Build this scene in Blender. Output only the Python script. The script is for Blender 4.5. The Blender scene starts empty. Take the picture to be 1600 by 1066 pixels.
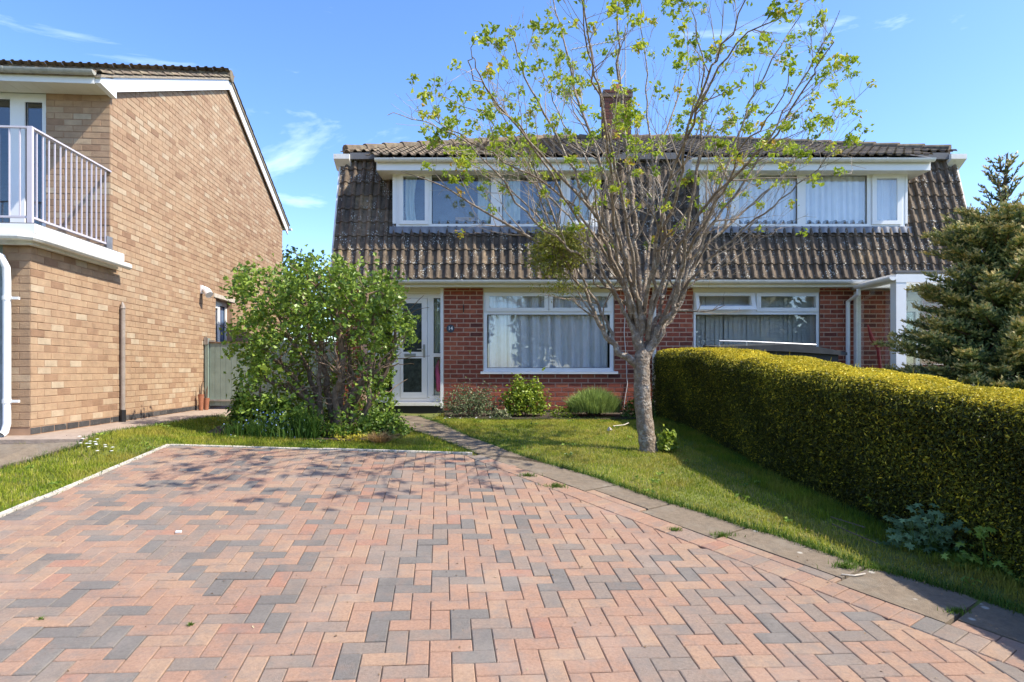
import bpy, math, random
import numpy as np
from mathutils import Vector, Matrix, Euler

random.seed(7)
rng = np.random.default_rng(11)
C = bpy.context.scene.collection
R = math.radians
EYE = 1.6

# ------------------------------------------------------------------ camera, sky, sun, exposure
sc = bpy.context.scene
cam_d = bpy.data.cameras.new('camera'); cam = bpy.data.objects.new('camera', cam_d); C.objects.link(cam)
cam.location = (0, 0, EYE); cam.rotation_euler = (R(90), 0, 0)
cam_d.sensor_width = 36; cam_d.lens = 22.5; cam_d.shift_y = 45/1600
cam_d.clip_start = 0.05; cam_d.clip_end = 2000
sc.camera = cam

SUN_EL, SUN_AZ = R(49.5), R(105)          # azimuth clockwise from +Y (into the picture)
w = bpy.data.worlds.new('World'); sc.world = w; w.use_nodes = True
nt = w.node_tree; nt.nodes.clear()
out = nt.nodes.new('ShaderNodeOutputWorld'); bg = nt.nodes.new('ShaderNodeBackground')
sky = nt.nodes.new('ShaderNodeTexSky'); sky.sky_type = 'NISHITA'; sky.sun_disc = False
sky.sun_elevation = SUN_EL; sky.sun_rotation = SUN_AZ
sky.air_density = 0.9; sky.dust_density = 0.6; sky.ozone_density = 2.2; sky.altitude = 50
tc = nt.nodes.new('ShaderNodeTexCoord')
mp = nt.nodes.new('ShaderNodeMapping'); mp.inputs['Scale'].default_value = (1.6, 1.6, 6.5)
mp.inputs['Rotation'].default_value = (0.35, 0.15, 0.3); mp.inputs['Location'].default_value = (0.55, 0.2, 0.62)
n1 = nt.nodes.new('ShaderNodeTexNoise'); n1.inputs['Scale'].default_value = 1.6; n1.inputs['Detail'].default_value = 9
n1.inputs['Roughness'].default_value = 0.58; n1.inputs['Distortion'].default_value = 0.5
cr = nt.nodes.new('ShaderNodeValToRGB'); cr.color_ramp.elements[0].position = 0.60; cr.color_ramp.elements[1].position = 0.92
cr.color_ramp.elements[0].color = (0, 0, 0, 1); cr.color_ramp.elements[1].color = (0.6, 0.6, 0.6, 1)
mx = nt.nodes.new('ShaderNodeMixRGB'); mx.inputs[2].default_value = (8.5, 9.2, 10.2, 1)
hs = nt.nodes.new('ShaderNodeHueSaturation'); hs.inputs['Hue'].default_value = 0.508; hs.inputs['Saturation'].default_value = 1.2; hs.inputs['Value'].default_value = 0.92
L = nt.links.new
L(tc.outputs['Generated'], mp.inputs['Vector']); L(mp.outputs[0], n1.inputs['Vector']); L(n1.outputs['Fac'], cr.inputs[0])
L(cr.outputs[0], mx.inputs[0]); L(sky.outputs[0], hs.inputs['Color']); L(hs.outputs[0], mx.inputs[1])
L(mx.outputs[0], bg.inputs[0]); L(bg.outputs[0], out.inputs[0])
bg.inputs['Strength'].default_value = 0.15

sd = bpy.data.lights.new('sun', 'SUN'); sun = bpy.data.objects.new('sun', sd); C.objects.link(sun)
sd.energy = 3.15; sd.angle = R(0.55); sd.color = (1.0, 0.93, 0.80)
sv = Vector((math.sin(SUN_AZ)*math.cos(SUN_EL), math.cos(SUN_AZ)*math.cos(SUN_EL), math.sin(SUN_EL)))
sun.rotation_euler = sv.to_track_quat('Z', 'Y').to_euler(); sun.location = (12, 4, 14)
sc.view_settings.view_transform = 'Standard'; sc.view_settings.look = 'None'
sc.view_settings.gamma = 1; sc.view_settings.use_curve_mapping = False
sc.view_settings.exposure = 1.38
sc.cycles.max_bounces = 8; sc.cycles.transparent_max_bounces = 16

# ------------------------------------------------------------------ helpers
def fx(px, D): return (px-800)/1000*D
def fz(py, D): return EYE + (578-py)/1000*D
def P(px, py, D): return Vector((fx(px, D), D, fz(py, D)))
def sm(t):
    t = np.clip(t, 0, 1); return t*t*(3-2*t)

def G(x, y):
    x = np.asarray(x, float); y = np.asarray(y, float)
    yb = np.clip(y, -4, None)
    base = np.where(yb < 6.9, 0.006+0.1*yb, 0.696+0.044*(np.clip(yb, 6.9, 10.87)-6.9))
    wv = 1-sm((y-7.0)/2.5)
    z = base-0.036*(np.clip(x, -6, 6)+0.4)*wv
    left = sm((-3.65-x)/0.6)*sm((y-5.85)/0.6)
    z = z+left*np.maximum(0, 0.905-z)
    lawn = sm((x-(0.45+(6.0-y)*0.752))/0.8)*sm((10.2-y)/1.5)*sm((3.4-x)/0.5)*sm((y-2.0)/1.0)
    z = z+0.05*lawn
    z = z-0.30*sm((x-3.9)/1.3)*(1-sm((y-8.4)/1.2))
    return z
def g(x, y): return float(G(x, y))
def plane(x, y): return 0.006+0.1*y-0.036*(x+0.4)
def gp(px, py):
    lo, hi = 0.8, 40
    for _ in range(50):
        m = (lo+hi)/2
        if fz(py, m) > g(fx(px, m), m): lo = m
        else: hi = m
    return Vector((fx(px, lo), lo, fz(py, lo)))

def link(o, parent=None):
    C.objects.link(o)
    if parent: o.parent = parent
    return o
def wloc(o):
    v = Vector((0, 0, 0))
    while o is not None:
        v += o.location; o = o.parent
    return v
def tag(o, label=None, cat=None, group=None, kind=None):
    if label: o['label'] = label
    if cat: o['category'] = cat
    if group: o['group'] = group
    if kind: o['kind'] = kind
    return o
def thing(name, loc, label, cat, group=None):
    o = bpy.data.objects.new(name, None); o.location = loc; o.empty_display_size = 0.1
    C.objects.link(o); return tag(o, label, cat, group)

class Fr:
    """local frame: a along u, b up, c outward"""
    def __init__(s, o, ang):
        s.o = Vector(o); s.ang = ang
        s.u = Vector((math.cos(ang), math.sin(ang), 0)); s.n = Vector((math.sin(ang), -math.cos(ang), 0))
    def p(s, a, b, c=0): return Vector((s.o.x+s.u.x*a+s.n.x*c, s.o.y+s.u.y*a+s.n.y*c, s.o.z+b))
W0 = Fr((0, 0, 0), 0)   # a = x, b = z, c = -y

class MB:
    def __init__(s): s.v = []; s.f = []; s.t = []; s.tint = 0.5
    def poly(s, pts, t=None):
        i = len(s.v); s.v += [tuple(p) for p in pts]; s.f.append(tuple(range(i, i+len(pts)))); s.t.append(s.tint if t is None else t)
    def box(s, fr, a0, a1, b0, b1, c0, c1, t=None):
        if a1 < a0: a0, a1 = a1, a0
        if b1 < b0: b0, b1 = b1, b0
        if c1 < c0: c0, c1 = c1, c0
        i = len(s.v)
        for a, b, c in ((a0,b0,c0),(a1,b0,c0),(a1,b1,c0),(a0,b1,c0),(a0,b0,c1),(a1,b0,c1),(a1,b1,c1),(a0,b1,c1)):
            s.v.append(tuple(fr.p(a, b, c)))
        for q in ((0,3,2,1),(4,5,6,7),(0,1,5,4),(2,3,7,6),(1,2,6,5),(0,4,7,3)):
            s.f.append(tuple(i+k for k in q)); s.t.append(s.tint if t is None else t)
        return s
    def wbox(s, x0, x1, y0, y1, z0, z1, t=None): return s.box(W0, x0, x1, z0, z1, -y1, -y0, t)
    def prism(s, pts, dz):
        """pts: list of top points (Vector), extruded down by dz"""
        n = len(pts); i = len(s.v)
        s.v += [tuple(p) for p in pts]+[(p[0], p[1], p[2]-dz) for p in pts]
        s.f.append(tuple(range(i, i+n))); s.f.append(tuple(range(i+2*n-1, i+n-1, -1))); s.t += [s.tint]*2
        for k in range(n):
            k2 = (k+1) % n; s.f.append((i+k, i+n+k, i+n+k2, i+k2)); s.t.append(s.tint)
        return s
    def extr(s, fr, prof, a0, a1):
        """profile of (c,b) points extruded along a, closed"""
        n = len(prof); i = len(s.v)
        for a in (a0, a1):
            for c, b in prof: s.v.append(tuple(fr.p(a, b, c)))
        for k in range(n):
            k2 = (k+1) % n; s.f.append((i+k, i+k2, i+n+k2, i+n+k)); s.t.append(s.tint)
        s.f.append(tuple(range(i+n-1, i-1, -1))); s.f.append(tuple(range(i+n, i+2*n))); s.t += [s.tint]*2
        return s
    def tube(s, pts, rad, seg=8, cap=True, t=None):
        pts = [Vector(p) for p in pts]; n = len(pts)
        if not hasattr(rad, '__len__'): rad = [rad]*n
        base = len(s.v); ref = None
        for k in range(n):
            d = (pts[min(k+1, n-1)]-pts[max(k-1, 0)])
            if d.length < 1e-9: d = Vector((0, 0, 1))
            d.normalize()
            if ref is None:
                ref = d.orthogonal().normalized()
            ref = (ref-d*ref.dot(d))
            if ref.length < 1e-6: ref = d.orthogonal()
            ref.normalize(); b = d.cross(ref)
            for j in range(seg):
                an = 2*math.pi*j/seg
                s.v.append(tuple(pts[k]+(ref*math.cos(an)+b*math.sin(an))*rad[k]))
        for k in range(n-1):
            for j in range(seg):
                j2 = (j+1) % seg
                s.f.append((base+k*seg+j, base+k*seg+j2, base+(k+1)*seg+j2, base+(k+1)*seg+j)); s.t.append(s.tint if t is None else t)
        if cap:
            s.f.append(tuple(base+j for j in range(seg-1, -1, -1))); s.f.append(tuple(base+(n-1)*seg+j for j in range(seg))); s.t += [s.tint]*2
        return s
    def build(s, name, mat, parent=None, smooth=False, kind=None):
        o = wloc(parent) if parent else Vector((0, 0, 0))
        me = bpy.data.meshes.new(name)
        va = np.array(s.v, float)-np.array(o)
        me.from_pydata(va.tolist(), [], s.f)
        at = me.attributes.new('tint', 'FLOAT', 'FACE'); at.data.foreach_set('value', np.array(s.t, dtype=np.float32))
        if smooth: me.polygons.foreach_set('use_smooth', [True]*len(me.polygons))
        me.materials.append(mat); me.update()
        ob = bpy.data.objects.new(name, me); link(ob, parent)
        if kind: ob['kind'] = kind
        return ob

def npmesh(name, V, F, tint, mat, parent=None, kind=None, smooth=False):
    """V (n,3), F (m,k) indices, tint (m,)"""
    if parent: V = V-np.array(wloc(parent))
    me = bpy.data.meshes.new(name); n, (m, k) = len(V), F.shape
    me.vertices.add(n); me.vertices.foreach_set('co', np.ascontiguousarray(V, dtype=np.float32).ravel())
    me.loops.add(m*k); me.loops.foreach_set('vertex_index', F.astype(np.int32).ravel())
    me.polygons.add(m); me.polygons.foreach_set('loop_start', np.arange(0, m*k, k, dtype=np.int32))
    me.polygons.foreach_set('use_smooth', np.full(m, bool(smooth)))
    me.update(calc_edges=True)
    at = me.attributes.new('tint', 'FLOAT', 'FACE'); at.data.foreach_set('value', np.asarray(tint, dtype=np.float32))
    me.materials.append(mat)
    ob = bpy.data.objects.new(name, me); link(ob, parent)
    if kind: ob['kind'] = kind
    return ob

# ------------------------------------------------------------------ materials
def mat(name, cols, rough=0.7, ns=6.0, namt=0.25, bump=0.0, bs=40.0, spec=0.5, metal=0.0, transl=0.0, spots=None, nmix=None, detail=5):
    """cols: list of (pos, rgb) ramp on face attribute tint (or one rgb). Noise in world position varies it."""
    m = bpy.data.materials.new(name); m.use_nodes = True; t = m.node_tree; N = t.nodes; K = t.links.new
    b = N['Principled BSDF']; b.inputs['Roughness'].default_value = rough; b.inputs['Metallic'].default_value = metal
    b.inputs['Specular IOR Level'].default_value = spec
    geo = N.new('ShaderNodeNewGeometry')
    if isinstance(cols, tuple): cols = [(0, cols)]
    at = N.new('ShaderNodeAttribute'); at.attribute_name = 'tint'
    rp = N.new('ShaderNodeValToRGB'); e = rp.color_ramp.elements
    e[0].position = cols[0][0]; e[0].color = (*cols[0][1], 1)
    if len(cols) == 1: e.remove(e[1])
    else:
        e[1].position = cols[-1][0]; e[1].color = (*cols[-1][1], 1)
        for p_, c_ in cols[1:-1]:
            q = e.new(p_); q.color = (*c_, 1)
    K(at.outputs['Fac'], rp.inputs[0]); col = rp.outputs[0]
    if namt > 0:
        n = N.new('ShaderNodeTexNoise'); n.inputs['Scale'].default_value = ns; n.inputs['Detail'].default_value = detail
        n.inputs['Roughness'].default_value = 0.65; K(geo.outputs['Position'], n.inputs['Vector'])
        mr = N.new('ShaderNodeMapRange'); mr.inputs[1].default_value = 0.3; mr.inputs[2].default_value = 0.7
        mr.inputs[3].default_value = 1-namt; mr.inputs[4].default_value = 1+namt
        K(n.outputs['Fac'], mr.inputs[0])
        vm = N.new('ShaderNodeVectorMath'); vm.operation = 'SCALE'; K(col, vm.inputs[0]); K(mr.outputs[0], vm.inputs['Scale']); col = vm.outputs[0]
    if nmix:   # (colour, scale, lo, hi, strength)
        for (c_, s_, lo, hi, st) in nmix:
            n = N.new('ShaderNodeTexNoise'); n.inputs['Scale'].default_value = s_; n.inputs['Detail'].default_value = 6; n.inputs['Roughness'].default_value = 0.7
            K(geo.outputs['Position'], n.inputs['Vector'])
            mr = N.new('ShaderNodeMapRange'); mr.inputs[1].default_value = lo; mr.inputs[2].default_value = hi
            mr.inputs[3].default_value = 0; mr.inputs[4].default_value = st; K(n.outputs['Fac'], mr.inputs[0])
            mi = N.new('ShaderNodeMixRGB'); K(mr.outputs[0], mi.inputs[0]); K(col, mi.inputs[1]); mi.inputs[2].default_value = (*c_, 1); col = mi.outputs[0]
    if spots:  # (colour, scale, radius, mask lo)
        c_, s_, rad, lo = spots
        vo = N.new('ShaderNodeTexVoronoi'); vo.inputs['Scale'].default_value = s_; K(geo.outputs['Position'], vo.inputs['Vector'])
        n = N.new('ShaderNodeTexNoise'); n.inputs['Scale'].default_value = s_*0.16; K(geo.outputs['Position'], n.inputs['Vector'])
        m1 = N.new('ShaderNodeMapRange'); m1.inputs[1].default_value = rad; m1.inputs[2].default_value = rad*0.6; K(vo.outputs['Distance'], m1.inputs[0])
        m2 = N.new('ShaderNodeMapRange'); m2.inputs[1].default_value = lo; m2.inputs[2].default_value = lo+0.1; K(n.outputs['Fac'], m2.inputs[0])
        mu = N.new('ShaderNodeMath'); mu.operation = 'MULTIPLY'; K(m1.outputs[0], mu.inputs[0]); K(m2.outputs[0], mu.inputs[1])
        mi = N.new('ShaderNodeMixRGB'); K(mu.outputs[0], mi.inputs[0]); K(col, mi.inputs[1]); mi.inputs[2].default_value = (*c_, 1); col = mi.outputs[0]
    K(col, b.inputs['Base Color'])
    if bump > 0:
        n = N.new('ShaderNodeTexNoise'); n.inputs['Scale'].default_value = bs; n.inputs['Detail'].default_value = 6; K(geo.outputs['Position'], n.inputs['Vector'])
        bu = N.new('ShaderNodeBump'); bu.inputs['Strength'].default_value = bump; bu.inputs['Distance'].default_value = 0.01
        K(n.outputs['Fac'], bu.inputs['Height']); K(bu.outputs[0], b.inputs['Normal'])
    if transl > 0:
        tr = N.new('ShaderNodeBsdfTranslucent'); K(col, tr.inputs['Color'])
        ms = N.new('ShaderNodeMixShader'); ms.inputs[0].default_value = transl
        K(b.outputs[0], ms.inputs[1]); K(tr.outputs[0], ms.inputs[2]); K(ms.outputs[0], N['Material Output'].inputs[0])
    return m

def glass_mat(name, tintc=(0.75, 0.8, 0.8), base=0.12):
    m = bpy.data.materials.new(name); m.use_nodes = True; t = m.node_tree; N = t.nodes; K = t.links.new; N.remove(N['Principled BSDF'])
    lw = N.new('ShaderNodeLayerWeight'); lw.inputs['Blend'].default_value = 0.5; pw = N.new('ShaderNodeMath'); pw.operation = 'POWER'; pw.inputs[1].default_value = 5; K(lw.outputs['Facing'], pw.inputs[0])
    fr = N.new('ShaderNodeMath'); fr.operation = 'MULTIPLY_ADD'; fr.inputs[1].default_value = 0.9; fr.inputs[2].default_value = 0.05; K(pw.outputs[0], fr.inputs[0])
    ad = N.new('ShaderNodeMath'); ad.operation = 'ADD'; ad.use_clamp = True; ad.inputs[1].default_value = base
    g_ = N.new('ShaderNodeBsdfGlossy'); g_.inputs['Roughness'].default_value = 0.004; g_.inputs['Color'].default_value = (0.95, 0.97, 1, 1)
    tr = N.new('ShaderNodeBsdfTransparent'); tr.inputs['Color'].default_value = (*tintc, 1)
    geo = N.new('ShaderNodeNewGeometry'); n = N.new('ShaderNodeTexNoise'); n.inputs['Scale'].default_value = 1.3; n.inputs['Detail'].default_value = 1; K(geo.outputs['Position'], n.inputs['Vector'])
    bu = N.new('ShaderNodeBump'); bu.inputs['Strength'].default_value = 0.25; bu.inputs['Distance'].default_value = 0.02; K(n.outputs['Fac'], bu.inputs['Height']); K(bu.outputs[0], g_.inputs['Normal'])
    ms = N.new('ShaderNodeMixShader'); K(fr.outputs[0], ad.inputs[0]); K(ad.outputs[0], ms.inputs[0]); K(tr.outputs[0], ms.inputs[1]); K(g_.outputs[0], ms.inputs[2])
    K(ms.outputs[0], N['Material Output'].inputs[0]); return m

M = {}
M['white'] = mat('white_upvc', (0.80, 0.80, 0.79), 0.35, ns=3, namt=0.03)
M['white_dirty'] = mat('weathered_white_plastic', (0.70, 0.69, 0.65), 0.45, ns=4, namt=0.10, nmix=[((0.32, 0.29, 0.22), 9, 0.56, 0.8, 0.5)])
M['cream'] = mat('cream_painted_board', (0.70, 0.66, 0.52), 0.5, ns=3, namt=0.05)
M['fascia_old'] = mat('grey_stained_gutter', (0.38, 0.37, 0.32), 0.55, ns=7, namt=0.25, nmix=[((0.14, 0.13, 0.10), 5, 0.5, 0.75, 0.6)])
M['glass'] = glass_mat('window_glass', (0.965, 0.975, 0.975), 0.03)
M['glass_clear'] = glass_mat('clear_porch_glass', (0.9, 0.93, 0.92), 0.0)
M['glass_obs'] = mat('frosted_door_glass', (0.035, 0.045, 0.042), 0.18, ns=14, namt=0.5, bump=0.4, bs=60)
M['glass_blue'] = mat('frosted_side_glass', (0.10, 0.16, 0.28), 0.15, ns=4, namt=0.2)
M['brick_buff'] = mat('buff_brick', [(0, (0.25, 0.145, 0.085)), (0.25, (0.33, 0.208, 0.125)), (0.55, (0.375, 0.250, 0.152)), (0.8, (0.395, 0.278, 0.175)), (1, (0.43, 0.335, 0.23))], 0.88, ns=9, namt=0.16, bump=0.5, bs=90,
                      nmix=[((0.27, 0.17, 0.11), 1.4, 0.5, 0.8, 0.45), ((0.22, 0.19, 0.14), 5, 0.62, 0.85, 0.5)])
M['mortar_buff'] = mat('dark_pink_mortar', (0.33, 0.205, 0.128), 0.95, ns=6, namt=0.2)
M['brick_red'] = mat('red_brick', [(0, (0.10, 0.028, 0.022)), (0.3, (0.21, 0.050, 0.028)), (0.7, (0.30, 0.075, 0.040)), (1, (0.38, 0.11, 0.055))], 0.85, ns=14, namt=0.28, bump=0.5, bs=80)
M['brick_dark'] = mat('weathered_chimney_brick', [(0, (0.05, 0.022, 0.018)), (0.6, (0.13, 0.042, 0.030)), (1, (0.18, 0.07, 0.05))], 0.9, ns=9, namt=0.35, bump=0.5, bs=60)
M['chimney_mortar'] = mat('sooty_mortar', (0.14, 0.10, 0.08), 0.95, ns=8, namt=0.3)
M['mortar_red'] = mat('pale_mortar', (0.52, 0.34, 0.25), 0.95, ns=8, namt=0.15)
M['plinth'] = mat('black_painted_brick', [(0, (0.028, 0.027, 0.028)), (1, (0.075, 0.07, 0.068))], 0.8, ns=8, namt=0.3, bump=0.6, bs=50, nmix=[((0.28, 0.25, 0.20), 12, 0.58, 0.7, 0.7)])
M['black'] = mat('black_paint', (0.012, 0.012, 0.013), 0.5, namt=0.1)
M['tile'] = mat('weathered_concrete_tile', [(0, (0.06, 0.046, 0.035)), (0.5, (0.125, 0.092, 0.064)), (0.85, (0.205, 0.148, 0.095)), (1, (0.25, 0.17, 0.075))], 0.92, ns=10, namt=0.35, bump=0.6, bs=60,
                nmix=[((0.035, 0.032, 0.029), 1.6, 0.46, 0.62, 0.6), ((0.03, 0.027, 0.024), 14, 0.52, 0.62, 0.5), ((0.30, 0.25, 0.13), 7, 0.64, 0.78, 0.5)], spots=((0.55, 0.55, 0.50), 34, 0.36, 0.50))
M['tile_roof'] = mat('mossy_concrete_tile', [(0, (0.09, 0.068, 0.05)), (1, (0.19, 0.14, 0.09))], 0.92, ns=12, namt=0.35, bump=0.6, bs=60, nmix=[((0.34, 0.30, 0.18), 5, 0.5, 0.75, 0.6), ((0.05, 0.045, 0.035), 9, 0.55, 0.7, 0.6)])
M['lead'] = mat('lead_flashing', (0.17, 0.18, 0.205), 0.45, ns=6, namt=0.25, bump=0.2, bs=10)
M['paver'] = mat('brindle_block_paving', [(0, (0.145, 0.130, 0.115)), (0.16, (0.180, 0.160, 0.140)), (0.22, (0.205, 0.167, 0.135)), (0.42, (0.265, 0.190, 0.145)), (0.5, (0.305, 0.182, 0.125)), (0.75, (0.330, 0.203, 0.137)), (0.8, (0.335, 0.222, 0.148)), (0.93, (0.335, 0.212, 0.140)), (0.96, (0.315, 0.165, 0.112)), (1, (0.32, 0.175, 0.12))],
                 0.85, ns=70, namt=0.20, bump=0.6, bs=220, spec=0.3, nmix=[((0.175, 0.155, 0.14), 8, 0.46, 0.70, 0.65), ((0.33, 0.20, 0.135), 5.5, 0.52, 0.74, 0.4), ((0.36, 0.31, 0.26), 1.7, 0.50, 0.75, 0.35), ((0.13, 0.115, 0.10), 0.8, 0.54, 0.72, 0.35)], spots=((0.10, 0.085, 0.07), 9, 0.07, 0.52))
M['joint'] = mat('jointing_sand', (0.19, 0.138, 0.098), 0.98, ns=30, namt=0.35, nmix=[((0.09, 0.12, 0.03), 3, 0.62, 0.72, 0.6)])
M['concrete'] = mat('rough_path_concrete', (0.18, 0.138, 0.095), 0.93, ns=22, namt=0.22, bump=0.7, bs=130, nmix=[((0.24, 0.215, 0.17), 3, 0.5, 0.7, 0.45), ((0.09, 0.082, 0.07), 7, 0.55, 0.72, 0.5)], spots=((0.42, 0.39, 0.33), 5, 0.12, 0.5))
M['edging'] = mat('pale_concrete_edging', (0.50, 0.45, 0.38), 0.9, ns=14, namt=0.2, bump=0.4, bs=80)
M['concrete_pink'] = mat('buff_concrete', (0.33, 0.255, 0.20), 0.93, ns=12, namt=0.2, bump=0.5, bs=60, nmix=[((0.17, 0.14, 0.10), 4, 0.52, 0.72, 0.6)])
M['soil'] = mat('garden_soil', (0.055, 0.038, 0.025), 0.98, ns=14, namt=0.4, bump=1.0, bs=40)
M['lawn'] = mat('lawn_ground', (0.12, 0.14, 0.025), 0.95, ns=5, namt=0.3, bump=0.6, bs=60, nmix=[((0.12, 0.095, 0.035), 2.2, 0.5, 0.7, 0.6)])
M['asphalt'] = mat('asphalt', (0.05, 0.05, 0.05), 0.9, ns=20, namt=0.2, bump=0.4, bs=120)
M['grass'] = mat('grass_blades', [(0, (0.08, 0.15, 0.012)), (0.45, (0.25, 0.31, 0.022)), (0.8, (0.42, 0.44, 0.045)), (1, (0.56, 0.46, 0.18))], 0.6, ns=0.9, namt=0.28, transl=0.35, spec=0.25, nmix=[((0.46, 0.34, 0.07), 1.9, 0.46, 0.66, 0.6)])
M['grass_long'] = mat('long_grass', [(0, (0.03, 0.09, 0.012)), (1, (0.14, 0.22, 0.03))], 0.55, ns=3, namt=0.3, transl=0.35, spec=0.3)
M['litter'] = mat('dry_leaf_litter', [(0, (0.10, 0.055, 0.03)), (0.7, (0.25, 0.16, 0.08)), (1, (0.45, 0.38, 0.25))], 0.8, namt=0.2)
M['dry_grass'] = mat('dry_brown_grass', [(0, (0.26, 0.15, 0.06)), (1, (0.55, 0.36, 0.15))], 0.7, namt=0.2, transl=0.2)
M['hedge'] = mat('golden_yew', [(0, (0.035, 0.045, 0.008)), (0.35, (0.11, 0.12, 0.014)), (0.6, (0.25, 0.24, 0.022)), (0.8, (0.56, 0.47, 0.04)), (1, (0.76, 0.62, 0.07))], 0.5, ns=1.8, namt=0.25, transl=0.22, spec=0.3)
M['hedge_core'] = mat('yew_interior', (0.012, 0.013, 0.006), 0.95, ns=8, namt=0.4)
M['leaf_bush'] = mat('currant_leaf', [(0, (0.06, 0.12, 0.015)), (0.5, (0.18, 0.28, 0.035)), (1, (0.38, 0.48, 0.075))], 0.42, ns=4, namt=0.2, transl=0.32, spec=0.5)
M['leaf_tree'] = mat('young_tree_leaf', [(0, (0.12, 0.20, 0.018)), (0.5, (0.28, 0.38, 0.03)), (0.9, (0.50, 0.54, 0.05)), (1, (0.48, 0.32, 0.05))], 0.5, ns=4, namt=0.15, transl=0.45, spec=0.3)
M['mistletoe'] = mat('mistletoe_leaf', [(0, (0.10, 0.13, 0.02)), (1, (0.46, 0.45, 0.06))], 0.5, ns=4, namt=0.2, transl=0.25)
M['bark'] = mat('grey_bark', (0.225, 0.172, 0.125), 0.9, ns=24, namt=0.32, bump=2.5, bs=42, nmix=[((0.46, 0.42, 0.36), 14, 0.50, 0.62, 0.7), ((0.10, 0.085, 0.06), 16, 0.56, 0.7, 0.6), ((0.26, 0.25, 0.12), 5, 0.6, 0.75, 0.4)])
M['twig'] = mat('thin_branch_bark', (0.33, 0.265, 0.205), 0.85, ns=18, namt=0.25, nmix=[((0.42, 0.37, 0.31), 6, 0.5, 0.66, 0.6)])
M['bark_bush'] = mat('brown_shrub_bark', (0.19, 0.13, 0.085), 0.9, ns=20, namt=0.35, bump=1.0, bs=70, nmix=[((0.38, 0.31, 0.23), 7, 0.55, 0.72, 0.6)])
M['bright_leaf'] = mat('bright_shrub_leaf', [(0, (0.13, 0.22, 0.02)), (1, (0.42, 0.48, 0.05))], 0.45, ns=4, namt=0.2, transl=0.35)
M['grey_leaf'] = mat('grey_green_leaf', [(0, (0.06, 0.09, 0.04)), (0.8, (0.20, 0.25, 0.11)), (1, (0.36, 0.34, 0.20))], 0.6, ns=5, namt=0.2, transl=0.25)
M['blue_leaf'] = mat('blue_green_leaf', [(0, (0.08, 0.135, 0.06)), (1, (0.20, 0.30, 0.135))], 0.8, ns=5, namt=0.2, transl=0.25, spec=0.15)
M['lavender'] = mat('lavender_leaf', [(0, (0.14, 0.20, 0.05)), (1, (0.36, 0.46, 0.12))], 0.6, ns=4, namt=0.2, transl=0.25)
M['woody'] = mat('woody_stem', (0.12, 0.085, 0.06), 0.9, ns=10, namt=0.3)
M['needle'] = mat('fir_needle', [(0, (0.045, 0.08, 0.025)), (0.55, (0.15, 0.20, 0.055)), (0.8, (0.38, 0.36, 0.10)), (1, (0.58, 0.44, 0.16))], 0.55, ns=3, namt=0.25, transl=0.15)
M['far_leaf'] = mat('street_tree_leaf', [(0, (0.015, 0.03, 0.008)), (1, (0.07, 0.12, 0.02))], 0.6, namt=0.2, transl=0.2)
M['petal_white'] = mat('white_petal', (0.8, 0.8, 0.78), 0.6, namt=0)
M['petal_blue'] = mat('blue_petal', [(0, (0.25, 0.36, 0.70)), (1, (0.45, 0.55, 0.85))], 0.6, namt=0)
M['petal_yellow'] = mat('yellow_petal', (0.75, 0.55, 0.03), 0.6, namt=0)
M['curtain'] = mat('net_curtain', (0.82, 0.82, 0.83), 0.85, ns=5, namt=0.05, transl=0.12)
M['curtain_green'] = mat('pale_green_curtain', (0.60, 0.64, 0.56), 0.85, ns=5, namt=0.08, transl=0.1)
M['blind'] = mat('grey_blind', (0.62, 0.60, 0.54), 0.8, ns=3, namt=0.1, transl=0.2)
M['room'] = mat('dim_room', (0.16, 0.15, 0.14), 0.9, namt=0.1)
M['polycarbonate'] = mat('translucent_roof_sheet', (0.7, 0.7, 0.68), 0.4, namt=0.05, transl=0.8)
M['gate'] = mat('sage_green_paint', (0.215, 0.27, 0.225), 0.6, ns=5, namt=0.12, bump=0.2, bs=40, nmix=[((0.13, 0.16, 0.12), 3, 0.55, 0.75, 0.4)])
M['metal'] = mat('galvanised_metal', (0.42, 0.42, 0.40), 0.4, namt=0.2, metal=0.7)
M['rail'] = mat('white_rail_shaded', (0.56, 0.52, 0.57), 0.4, ns=8, namt=0.05)  # lilac shade on the white rails is put into this colour
M['pipe'] = mat('grey_brown_pipe', (0.28, 0.235, 0.20), 0.6, ns=14, namt=0.2)
M['terracotta'] = mat('terracotta', (0.30, 0.115, 0.06), 0.85, ns=14, namt=0.2)
M['garage'] = mat('weathered_grey_panel', (0.27, 0.31, 0.32), 0.7, ns=7, namt=0.25, nmix=[((0.12, 0.15, 0.11), 5, 0.5, 0.7, 0.7)])
M['timber'] = mat('pale_box_timber', (0.38, 0.23, 0.12), 0.7, ns=5, namt=0.2)
M['pink'] = mat('pink_fabric', (0.55, 0.10, 0.22), 0.8, namt=0.1)
M['plate'] = mat('dark_slate_plate', (0.045, 0.055, 0.075), 0.4, namt=0.1)
M['red'] = mat('red_plastic', (0.42, 0.03, 0.03), 0.4, namt=0.1)
M['dark_lid'] = mat('dark_felt_lid', (0.035, 0.037, 0.038), 0.6, ns=8, namt=0.3)
M['car'] = mat('dark_blue_car_paint', (0.03, 0.05, 0.085), 0.25, ns=2, namt=0.05, spec=0.7)
M['car_glass'] = mat('car_glass', (0.02, 0.025, 0.03), 0.08, namt=0)
M['rubber'] = mat('rubber', (0.02, 0.02, 0.02), 0.8, namt=0.1)
M['alu'] = mat('silver_bar', (0.6, 0.6, 0.6), 0.3, namt=0.05, metal=0.8)
M['fence'] = mat('brown_fence_timber', (0.16, 0.105, 0.065), 0.85, ns=8, namt=0.3)
M['felt'] = mat('grey_roof_felt', (0.13, 0.13, 0.135), 0.85, ns=6, namt=0.2)
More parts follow.
